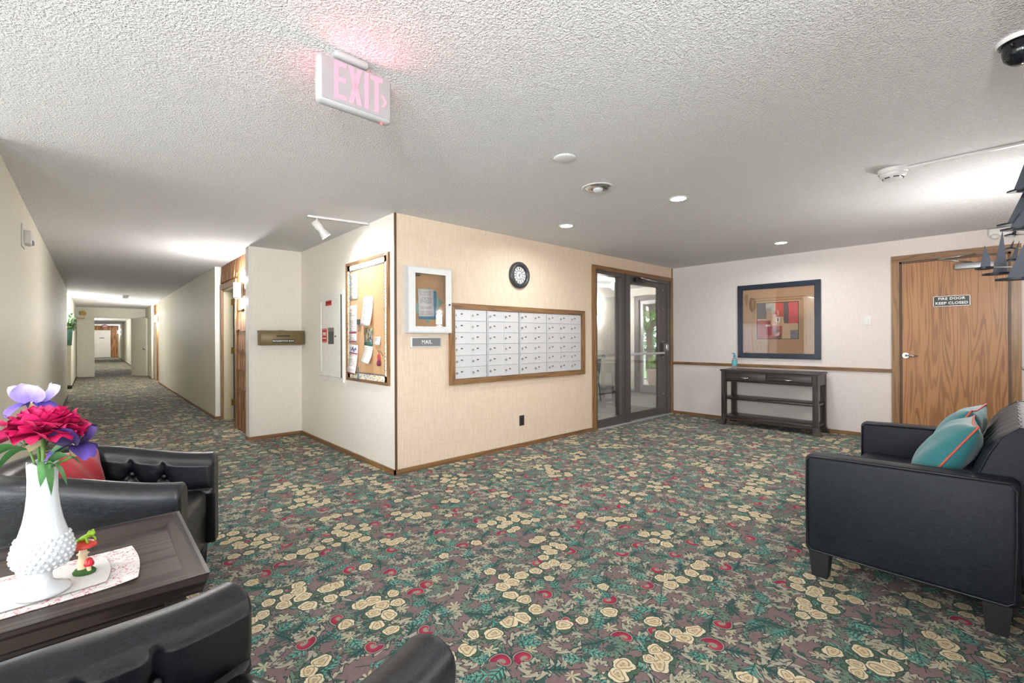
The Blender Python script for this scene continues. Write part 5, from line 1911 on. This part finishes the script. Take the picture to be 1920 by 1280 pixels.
def build_chair_mesh():
    NU = 260
    P = [chair_path(i / NU)[0] for i in range(NU + 1)]
    arc = [0.0]
    for i in range(1, NU + 1):
        arc.append(arc[-1] + math.dist(P[i], P[i - 1]))
    tot = arc[-1]
    half = tot / 2
    TH, R = 0.062, 0.055
    nbt = 5
    sp = (half - 0.235) / nbt
    btn1 = [half + (k) * sp for k in range(-nbt, nbt + 1)]              # upper row
    btn2 = [half + (k + 0.5) * sp for k in range(-nbt - 1, nbt + 1)]     # lower row
    D1, D2 = 0.115, 0.185
    buttons = [(s, D1) for s in btn1] + [(s, D2) for s in btn2]

    def seg_dist(px, py, ax, ay, bx, by):
        vx, vy = bx - ax, by - ay
        tt = max(0, min(1, ((px - ax) * vx + (py - ay) * vy) / (vx * vx + vy * vy + 1e-12)))
        return math.hypot(px - ax - vx * tt, py - ay - vy * tt)
    segs = []
    for s in btn1:
        segs.append((s, 0.0, s, D1))
        for s2 in btn2:
            if abs(abs(s2 - s) - sp / 2) < 1e-3:
                segs.append((s, D1, s2, D2))
    for s2 in btn2:
        segs.append((s2, D2, s2 - sp / 2, D2 + 0.085))
        segs.append((s2, D2, s2 + sp / 2, D2 + 0.085))
    segs.append((min(btn2), D2, 0.0, D2 - 0.01))
    segs.append((max(btn2), D2, tot, D2 - 0.01))

    def tuft(s, d):
        v = 0.0
        for bs, bd in buttons:
            q = (s - bs) ** 2 + (d - bd) ** 2
            if q < 0.01:
                v -= 0.024 * math.exp(-q / (2 * 0.017 ** 2))
        dm = 1.0
        for a in segs:
            if abs(s - (a[0] + a[2]) / 2) < 0.40:
                dm = min(dm, seg_dist(s, d, *a))
        v -= 0.011 * math.exp(-(dm / 0.006) ** 2)
        v += 0.014 * math.sin(min(1.0, dm / 0.05) * PI / 2)
        return v
    rings = []
    bpos = []
    NI = 34
    for i in range(NU + 1):
        x, y = P[i]
        a, b = P[max(0, i - 1)], P[min(NU, i + 1)]
        tx, ty = b[0] - a[0], b[1] - a[1]
        l = math.hypot(tx, ty)
        tx, ty = tx / l, ty / l
        nx, ny = ty, -tx            # outward (away from the seat) for this winding
        cxm = x * nx + y * ny
        if cxm < 0:
            nx, ny = -nx, -ny
        f = min(1.0, max(0.0, (0.33 - x) / 0.65))
        f = f * f * (3 - 2 * f)
        zt = 0.617 + 0.09 * f
        ring = []
        e = min(arc[i], tot - arc[i])
        rnd_ = 1.0 if e > 0.02 else math.sqrt(max(0.0, 1 - (1 - e / 0.02) ** 2)) * 0.25 + 0.75
        tk = TH * rnd_
        for z, o in ((0.115, tk * 0.9), (0.13, tk), (0.3, tk), (0.45, tk * 1.02), (zt - 0.09, tk * 1.02)):
            ring.append((x + nx * o, y + ny * o, z))
        for k in range(9):
            an = PI * k / 8
            o = tk * math.cos(an) * (1.06)
            zz = zt - R + R * math.sin(an) - (1 - rnd_) * 0.05
            ring.append((x + nx * o, y + ny * o, zz))
        for k in range(1, NI + 1):
            d = 0.012 + (zt - R - 0.40) * k / NI
            z = zt - R - (zt - R - 0.40) * k / NI
            edge = min(1.0, e / 0.03)
            v = tuft(arc[i], d + 0.03) * edge
            o = -tk - v
            ring.append((x + nx * o, y + ny * o, z))
        ring.append((x - nx * tk * 0.6, y - ny * tk * 0.6, 0.38))
        ring.append((x - nx * tk * 0.6, y - ny * tk * 0.6, 0.115))
        rings.append(ring)
        for bs, bd in buttons:
            if i and arc[i - 1] < bs <= arc[i]:
                z = zt - R - (bd - 0.03 - 0.012)
                bpos.append(((x - nx * (TH - 0.008), y - ny * (TH - 0.008), z), (-nx, -ny)))
    m = MB()
    m.loft(rings, closed=True, caps=True)
    return m.mesh('shell'), bpos, P


SHELL, BPOS, _P = build_chair_mesh()
SHELL.materials.append(M_LEATHER)


def make_chair(label, loc, rotz):
    t = thing('tub_chair', label, 'armchair', loc, rotz, 'black tufted tub chairs')
    link('shell', SHELL, None, t)
    MB().rbox(-0.34, 0.30, -0.245, 0.245, 0.27, 0.425, 0.04, 4, True, lambda v: Vector((v.x, v.y, v.z + (0.02 * (1 - (v.y / 0.25) ** 2) if v.z > 0.4 else 0)))).build('seat', M_LEATHER, t)
    MB().rbox(-0.36, 0.29, -0.26, 0.26, 0.115, 0.29, 0.015, 3).build('seat_base', M_LEATHER, t)
    for (p, nrm) in BPOS:
        b = MB()
        b.sphere((0, 0, 0), 0.0135, 0.0135, 0.0135, 12, 8)
        o = b.build('button', M_LEATHER, t, p)
        o.scale = (0.75 + 0.25 * abs(nrm[1]), 0.75 + 0.25 * abs(nrm[0]), 1)
    for x, y in ((0.27, -0.27), (0.27, 0.27), (-0.33, -0.22), (-0.33, 0.22)):
        MB().cyl((x, y, 0.12), (x, y, 0.0), 0.024, 0.016, n=12, smooth=True).build('leg', plain('dark_leg', (30, 31, 36), 0.5), t)
    return t


c1 = make_chair('black tufted leather tub chair behind the vase, holding a red pillow', (0.104, 2.925, 0), math.radians(-21.2))
c2 = make_chair('black tufted leather tub chair cut off at the lower corner of the picture', (0.119, 0.982, 0), math.radians(26.3))
pillow('throw_pillow', 'crimson satin pillow propped in the tub chair behind the vase', (-0.06, 3.06, 0.585), (math.radians(-14), math.radians(6), math.radians(52)), 0.30, 0.11, mat_fabric('crimson_satin', (140, 14, 30), (188, 34, 50), 0.4, 40), None, 3)

# ------------------------------------------------------------------ tray table between the tub chairs
TX0, TX1, TY0, TY1, TZ = -0.425, 0.262, 1.652, 2.335, 0.55
tb = thing('tray_table', 'dark brown tray-top table between the two tub chairs', 'table', ((TX0 + TX1) / 2, (TY0 + TY1) / 2, 0))
hx, hy = (TX1 - TX0) / 2, (TY1 - TY0) / 2
MB().box(-hx + 0.03, hx - 0.03, -hy + 0.03, hy - 0.03, TZ - 0.045, TZ - 0.03).build('top', mat_wood('umber_wood', (44, 36, 34), (78, 66, 60), 'x', 12.0, 1.2, 0.42), tb)
rimw = 0.052
for k in range(4):
    # one sloped, mitred rim board per side
    L_, Wd = (hx, hy) if k % 2 == 0 else (hy, hx)
    m = MB()
    vs = []
    for (off, z) in ((0.0, TZ), (0.010, TZ), (rimw, TZ - 0.030), (rimw, TZ - 0.06), (0.018, TZ - 0.06)):
        vs.append([(-L_ + off, -Wd + off, z), (L_ - off, -Wd + off, z)])
    n = len(vs)
    flat_ = [p for q in vs for p in q]
    m.add(flat_, [(2 * i, 2 * i + 1, 2 * ((i + 1) % n) + 1, 2 * ((i + 1) % n)) for i in range(n)] + [tuple(2 * i for i in range(n)), tuple(2 * i + 1 for i in range(n - 1, -1, -1))])
    m.build('rim_board', M_ESP, tb, None, (0, 0, k * PI / 2))
MB().box(-hx + 0.07, hx - 0.07, -hy + 0.07, hy - 0.07, TZ - 0.14, TZ - 0.05).build('apron', M_ESP, tb)
for sx in (-1, 1):
    for sy in (-1, 1):
        m = MB()
        m.loft([[(sx * (hx - 0.08) + a * q, sy * (hy - 0.08) + b * q, z) for a, b in ((-1, -1), (1, -1), (1, 1), (-1, 1))] for q, z in ((0.026, TZ - 0.05), (0.018, 0.0))], smooth=False, caps=True)
        m.build('leg', M_ESPZ, tb)

ZT = TZ - 0.03


def mat_toile():
    nb = NB('red_toile_cloth')
    P = nb.pos('Object')
    x, y, z = nb.xyz(P)
    q = nb.vec(x, y, 0.0)
    wv = nb.vadd(nb.vadd(nb.noise_col(q, 24.0, 2.0), (0.5, 0.5, 0.5), 'SUBTRACT'), (0.05, 0.05, 0), 'MULTIPLY')
    v = nb.voronoi(nb.vadd(q, wv), 40.0, 1.0, 'DISTANCE_TO_EDGE')
    e = NV(nb, v.outputs['Distance'])
    br = nb.noise(q, 46, 2)
    m = (e < 0.05) * (br > 0.47)
    dots = NV(nb, nb.voronoi(q, 90.0, 1.0).outputs['Distance'])
    m2 = (dots < 0.26) * (nb.noise(q, 30, 1) > 0.56)
    nb.p(color=nb.mix(nb.maxi(m, m2) * 0.8, srgb(222, 218, 215), srgb(184, 84, 90)), rough=0.9)
    nb.bump(nb.noise(q, 700, 1), 0.2, 0.001)
    return nb.mat


def cloth(name, label, x0, x1, y0, y1, z, mat, wave, cat='table runner'):
    m = MB()
    nx, ny = 26, 14
    top = []
    for i in range(nx + 1):
        for j in range(ny + 1):
            x, y = x0 + (x1 - x0) * i / nx, y0 + (y1 - y0) * j / ny
            e = max(0.0, (i / nx - 0.8) / 0.2)
            zz = z + wave * (0.5 + 0.5 * math.sin(9 * x + 3 * y)) * 0.35 + wave * e * e * (1.2 - 0.9 * j / ny)
            top.append((x + 0.012 * e * math.sin(PI * j / ny), y - 0.02 * (1 - j / ny) * (1 - i / nx), zz))
    nv = len(top)
    fs = []
    for i in range(nx):
        for j in range(ny):
            a = i * (ny + 1) + j
            q = (a, a + ny + 1, a + ny + 2, a + 1)
            fs += [q, tuple(nv + k for k in reversed(q))]
    m.add(top + [(p[0], p[1], p[2] - 0.0012) for p in top], fs, True)
    return tag(m.build(name, mat), label, cat)


cloth('table_runner', 'white runner with red floral toile print across the tray table', -0.36, 0.10, 1.815, 2.12, ZT + 0.0025, mat_toile(), 0.006)
cloth('paper_doily', 'plain white napkin under the milk-glass vase', -0.25, 0.028, 1.852, 2.062, ZT + 0.0075, plain('white_linen', (218, 217, 214), 0.9), 0.0015, 'napkin')

VX, VY, VZ = -0.108, 1.893, ZT + 0.010
va = thing('hobnail_vase', 'tall white milk-glass hobnail vase with a scalloped rim', 'vase', (VX, VY, VZ), -CAM_YAW)


def mat_milk():
    nb = NB('milk_glass')
    nb.p(color=srgb(212, 215, 220), rough=0.15, sss=0.25, spec=0.5, coat=0.25)
    nb.bsdf.inputs['Subsurface Radius'].default_value = (0.02, 0.02, 0.022)
    return nb.mat


M_MILK = mat_milk()
prof = [(0.0, 0.002), (0.056, 0.0), (0.061, 0.004), (0.058, 0.012), (0.036, 0.022), (0.022, 0.032), (0.019, 0.046), (0.021, 0.060), (0.040, 0.070), (0.056, 0.084), (0.065, 0.105), (0.066, 0.120), (0.060, 0.148),
        (0.051, 0.178), (0.043, 0.208), (0.037, 0.245), (0.033, 0.290), (0.0325, 0.330), (0.034, 0.375)]
m = MB()
nring = 40
rings = []
for k, (r, z) in enumerate(prof):
    rg = []
    for i in range(nring):
        t = 2 * PI * i / nring
        zz = z + (0.010 * abs(math.sin(3 * t)) - 0.004 if k == len(prof) - 1 else (0.004 * abs(math.sin(3 * t)) if k == len(prof) - 2 else 0))
        flute = 1 + (0.012 * math.cos(12 * t) if k > 12 else 0)
        rg.append((r * flute * math.cos(t), r * flute * math.sin(t), zz))
    rings.append(rg)
inner = [[(p[0] * 0.90, p[1] * 0.90, p[2] - 0.001) for p in rings[-1]], [(p[0] * 0.88, p[1] * 0.88, 0.26) for p in rings[-1]], [(p[0] * 0.3, p[1] * 0.3, 0.24) for p in rings[-1]]]
m.loft(rings + inner)
m.build('body', M_MILK, va)
hn = MB()
for row in range(7):
    z = 0.080 + row * 0.0135
    # radius of the body at this height
    for (ra, za), (rb, zb_) in zip(prof, prof[1:]):
        if za <= z <= zb_:
            r = ra + (rb - ra) * (z - za) / (zb_ - za)
    for i in range(24):
        t = 2 * PI * (i + 0.5 * (row % 2)) / 24
        hn.sphere((r * math.cos(t), r * math.sin(t), z), 0.0058, 0.0058, 0.0058, 6, 4)
o = hn.build('hobnails', M_MILK, va)
o['kind'] = 'stuff'

# flowers; the vase frame's local x points to the right as one faces the vase from the chairs' open side
RIM = VZ + 0.375


def vpos(dx, dy, dz):
    c, s = math.cos(-CAM_YAW), math.sin(-CAM_YAW)
    return (VX + dx * c - dy * s, VY + dx * s + dy * c, VZ + dz)


def petal_mesh(name, L_, Wd, cup, ruffle, tip=0.6, curl=0.0, seed=0, n=8):
    """A petal growing along +z from the origin, cupped towards +y."""
    r = random.Random(seed)
    ph = r.uniform(0, 6)
    vs = []
    for i in range(n + 1):
        v = i / n
        wv = Wd * max(0.16, math.sqrt(max(0.0, 1 - ((v - 0.58) / (0.42 + 0.28 * tip)) ** 2)))
        for j in range(n + 1):
            u = -1 + 2 * j / n
            y = cup * (u * u) * 0.5 + cup * math.sin(v * 1.6) * 0.5 - curl * v * v
            y += ruffle * v * math.sin(5 * u + ph + 3 * v)
            vs.append((u * wv, y, L_ * v * (1 - 0.10 * u * u) + ruffle * 0.6 * v * math.sin(7 * u + ph)))
    fs = [(i * (n + 1) + j, i * (n + 1) + j + 1, (i + 1) * (n + 1) + j + 1, (i + 1) * (n + 1) + j) for i in range(n) for j in range(n)]
    return MB().add(vs, fs, True).mesh(name)


def mat_petal(name, c1, c2):
    nb = NB(name)
    x, y, z = nb.xyz(nb.pos('Generated'))
    n = nb.noise(nb.vec(x * 12, y * 2, z * 2), 1.0, 3)
    nb.p(color=nb.mix(nb.smooth(z * 0.7 + n * 0.5, 0.2, 1.0), srgb(*c1), srgb(*c2)), rough=0.6, sss=0.1)
    nb.bsdf.inputs['Subsurface Radius'].default_value = (0.01, 0.004, 0.004)
    return nb.mat


M_STEM = plain('stem_green', (84, 120, 50), 0.6)
M_LEAFD = mat_petal('peony_leaf', (24, 74, 28), (52, 112, 44))
M_LEAFP = mat_petal('pale_leaf', (60, 120, 66), (120, 168, 112))
py_ = thing('peony', 'large ruffled magenta peony in the white vase', 'flower', vpos(0.012, -0.01, 0.47), -CAM_YAW)
M_PEONY = [mat_petal('peony_magenta_%s' % k, a, b) for k, a, b in (('deep', (128, 0, 48), (178, 6, 76)), ('mid', (156, 2, 64), (206, 20, 98)), ('bright', (178, 12, 84), (222, 56, 124)))]
pm = []
for k in range(3):
    me = petal_mesh('petal', 0.068 - 0.008 * k, 0.044 - 0.006 * k, 0.036, 0.010, 0.5, 0.014 * (k == 0), seed=k)
    me.materials.append(M_PEONY[k])
    pm.append(me)
rp = random.Random(11)
for ringi, (cnt, tilt, k, lift, scl) in enumerate(((11, 98, 0, -0.012, 1.12), (11, 76, 0, -0.004, 1.08), (10, 56, 1, 0.0, 1.0), (9, 38, 1, 0.004, 0.95), (8, 22, 2, 0.008, 0.88), (7, 10, 2, 0.014, 0.8), (5, 30, 1, 0.03, 0.7), (4, 12, 2, 0.034, 0.62))):
    for i in range(cnt):
        a = 2 * PI * (i + 0.5 * (ringi % 2)) / cnt + rp.uniform(-0.15, 0.15)
        o = bpy.data.objects.new('petal', pm[(k + rp.choice((0, 0, 1))) % 3])
        COL.objects.link(o)
        o.parent = py_
        ti = math.radians(tilt + rp.uniform(-9, 9))
        M = Matrix.Translation((0.016 * math.cos(a) * tilt / 60, 0.010 * math.sin(a), lift)) @ Matrix.Rotation(a - PI / 2, 4, 'Z') @ Matrix.Rotation(-ti, 4, 'X') @ Matrix.Rotation(PI, 4, 'Z') @ Matrix.Scale(scl, 4)
        o.matrix_local = Matrix.Diagonal((1.12, 1.0, 0.86, 1)) @ M
MB().tube([(-0.012, 0.01, -0.22), (-0.004, 0.004, -0.1), (0, 0, -0.005)], 0.005, 8).build('stem', M_STEM, py_)
m = MB()
for k in range(5):
    a = 2 * PI * k / 5
    m.add([(0.01 * math.cos(a), 0.01 * math.sin(a), -0.02), (0.045 * math.cos(a - .4), 0.045 * math.sin(a - .4), -0.035), (0.06 * math.cos(a), 0.06 * math.sin(a), -0.05), (0.045 * math.cos(a + .4), 0.045 * math.sin(a + .4), -0.035)], [(0, 1, 2, 3)], True)
m.build('sepals', plain('dry_sepal', (150, 140, 104), 0.8), py_)


def iris(label, dx, dy, dz, lean, c_up, c_dn, spin, base=(0, 0, -0.12)):
    t = thing('iris', label, 'flower', vpos(dx, dy, dz), -CAM_YAW + spin, 'irises in the vase')
    up = petal_mesh('standard', 0.058, 0.036, -0.03, 0.004, 0.7, 0.0, 4)
    up.materials.append(mat_petal('iris_standard', *c_up))
    dn = petal_mesh('fall', 0.062, 0.031, 0.014, 0.004, 0.7, 0.02, 5)
    dn.materials.append(mat_petal('iris_fall', *c_dn))
    for k in range(3):
        a = 2 * PI * k / 3
        o = link('standard', up, None, t)
        o.matrix_local = Matrix.Rotation(a, 4, 'Z') @ Matrix.Translation((0, -0.006, 0.004)) @ Matrix.Rotation(math.radians(14), 4, 'X')
        o = link('fall', dn, None, t)
        o.matrix_local = Matrix.Rotation(a + PI / 3, 4, 'Z') @ Matrix.Translation((0, -0.008, 0.0)) @ Matrix.Rotation(math.radians(112), 4, 'X')
    MB().lathe([(0.0, -0.035), (0.009, -0.03), (0.011, -0.01), (0.007, 0.008), (0.0, 0.012)], 12).build('throat', plain('iris_throat', (196, 180, 120), 0.6), t)
    bx, by, bz = base
    c, s = math.cos(-spin), math.sin(-spin)
    MB().tube([(bx * c - by * s, bx * s + by * c, bz), (0, 0, -0.03)], 0.004, 8).build('stem', M_STEM, t)
    return t


iris('pale lavender iris rising highest above the peony', -0.045, 0.02, 0.545, 0, ((140, 122, 196), (190, 182, 226)), ((72, 48, 146), (116, 92, 180)), 0.5, (0.04, -0.02, -0.2))
iris('dark violet iris hanging low beside the peony', 0.092, 0.0, 0.425, 0, ((30, 12, 58), (58, 32, 100)), ((40, 24, 86), (84, 62, 146)), 0.2, (-0.085, 0.0, -0.07))


def leaf_sprig(label, base, leaves, mat):
    t = thing('leaf_sprig', label, 'leaves', vpos(*base), -CAM_YAW, 'peony leaves in the vase')
    for (dx, dy, dz, wd) in leaves:
        # curved blade from the origin to (dx, dy, dz)
        e = Vector((dx, dy, dz))
        side = e.cross(Vector((0, 0.6, 1))).normalized()
        n = 9
        vs = []
        for i in range(n + 1):
            v = i / n
            p = e * v + Vector((0, 0, 0.025 * math.sin(PI * v)))
            w_ = wd * math.sin(PI * (0.06 + 0.94 * v)) ** 0.9
            up = Vector((0, 0, 0.25 * w_))
            vs += [p + side * w_ + up, p, p - side * w_ + up]
        fs = []
        for i in range(n):
            a = 3 * i
            fs += [(a, a + 1, a + 4, a + 3), (a + 1, a + 2, a + 5, a + 4)]
        MB().add(vs, fs, True).build('leaf', mat, t)
    MB().tube([(0, 0, 0), (0.0 - base[0] * 0.8, 0 - base[1] * 0.8, 0.33 - base[2])], 0.003, 6).build('stalk', M_STEM, t)
    return t


leaf_sprig('dark green peony leaves spreading away from the pillow side of the vase', (-0.022, -0.015, 0.415), ((-0.10, -0.02, 0.022, 0.015), (-0.105, -0.03, -0.035, 0.019), (-0.05, -0.05, -0.06, 0.014), (0.0, -0.03, 0.03, 0.014)), M_LEAFD)
leaf_sprig('pale drooping leaves on the pillow side of the vase', (0.035, -0.02, 0.375), ((0.075, -0.02, -0.055, 0.018), (0.055, -0.045, -0.075, 0.016), (0.095, 0.0, 0.0, 0.02), (0.03, -0.05, -0.05, 0.015), (0.06, 0.02, 0.04, 0.015)), M_LEAFP)

# mushroom figurine
mf = thing('mushroom_figurine', 'red toadstool figurine with a green frog on its cap', 'figurine', (-0.022, 1.968, ZT + 0.009), -CAM_YAW)
MB().lathe([(0.0, 0.0), (0.030, 0.0), (0.031, 0.005), (0.024, 0.013), (0.0, 0.016)], 20, sy=0.8).build('base', plain('moss_green', (52, 84, 34), 0.9, bump=0.6), mf)
MB().lathe([(0.014, 0.010), (0.013, 0.035), (0.0105, 0.055), (0.016, 0.060), (0.010, 0.064), (0.009, 0.085)], 18, (-0.004, 0, 0)).build('stem', plain('cream_ceramic', (226, 206, 170), 0.35), mf)
MB().lathe([(0.008, 0.083), (0.030, 0.080), (0.036, 0.083), (0.031, 0.092), (0.016, 0.098), (0.0, 0.100)], 22, (-0.004, 0, 0)).build('cap', plain('toadstool_red', (200, 66, 52), 0.3), mf)
for k in range(7):
    a = 2 * PI * k / 7
    MB().sphere((-0.004 + 0.026 * math.cos(a), 0.026 * math.sin(a), 0.0905), 0.0042, 0.0042, 0.002, 8, 5).build('cap_spot', plain('cap_cream', (240, 226, 200), 0.4), mf)
MB().lathe([(0.006, 0.010), (0.005, 0.028)], 12, (0.020, -0.006, 0)).build('small_stem', plain('cream_ceramic', (226, 206, 170), 0.35), mf)
MB().lathe([(0.012, 0.026), (0.013, 0.031), (0.007, 0.047), (0.0, 0.052)], 14, (0.021, -0.006, 0)).build('small_cap', plain('toadstool_crimson', (190, 34, 44), 0.3), mf)
M_FROG = plain('frog_green', (142, 186, 44), 0.35)
fg = MB()
fg.sphere((0.002, 0, 0.110), 0.021, 0.012, 0.009, 14, 9, lambda v: Vector((v.x, v.y, v.z + (v.x - 0.002) * 0.45)))
fg.sphere((0.022, 0, 0.124), 0.011, 0.010, 0.008, 12, 8)
fg = fg.build('frog', M_FROG, mf)
for s in (-1, 1):
    MB().sphere((0.022, s * 0.006, 0.131), 0.0035).build('eye', M_FROG, fg)
    MB().tube([(0.014, s * 0.009, 0.114), (0.020, s * 0.014, 0.105), (0.024, s * 0.013, 0.098)], 0.0028, 6).build('foreleg', M_FROG, fg)
    MB().tube([(-0.014, s * 0.009, 0.105), (-0.004, s * 0.016, 0.108), (-0.012, s * 0.017, 0.098)], 0.0035, 6).build('hindleg', M_FROG, fg)

# unseen floor lamp added in the lounge behind the camera to light the ceiling
fl = thing('added_floor_lamp', 'unseen drum-shade floor lamp added behind the camera to light the ceiling', 'lamp', (-1.75, -0.55, 0))
MB().lathe([(0.0, 0.0), (0.14, 0.0), (0.14, 0.02), (0.02, 0.035), (0.012, 0.05), (0.012, 1.45)], 24).build('pole', M_BRONZE, fl)
m = MB().lathe([(0.22, 1.28), (0.19, 1.62)], 32)
m.build('shade', emissive('lamp_shade', (255, 244, 226), 1.6), fl)
add_light('added_floor_lamp_bulb', 'POINT', (0, 0, 1.66), P_LAMP, WARM, 0.08, parent=fl)
fl2 = copy_tree(fl)  # second unseen lamp, added to lift the ceiling brightness
fl2.location = (-0.62, -0.5, 0)
for o_ in fl2.children:
    if o_.type == 'LIGHT':
        o_.data = o_.data.copy()
        o_.data.energy *= 0.6
fl2['label'] = 'second unseen drum-shade floor lamp added for more light on the ceiling'
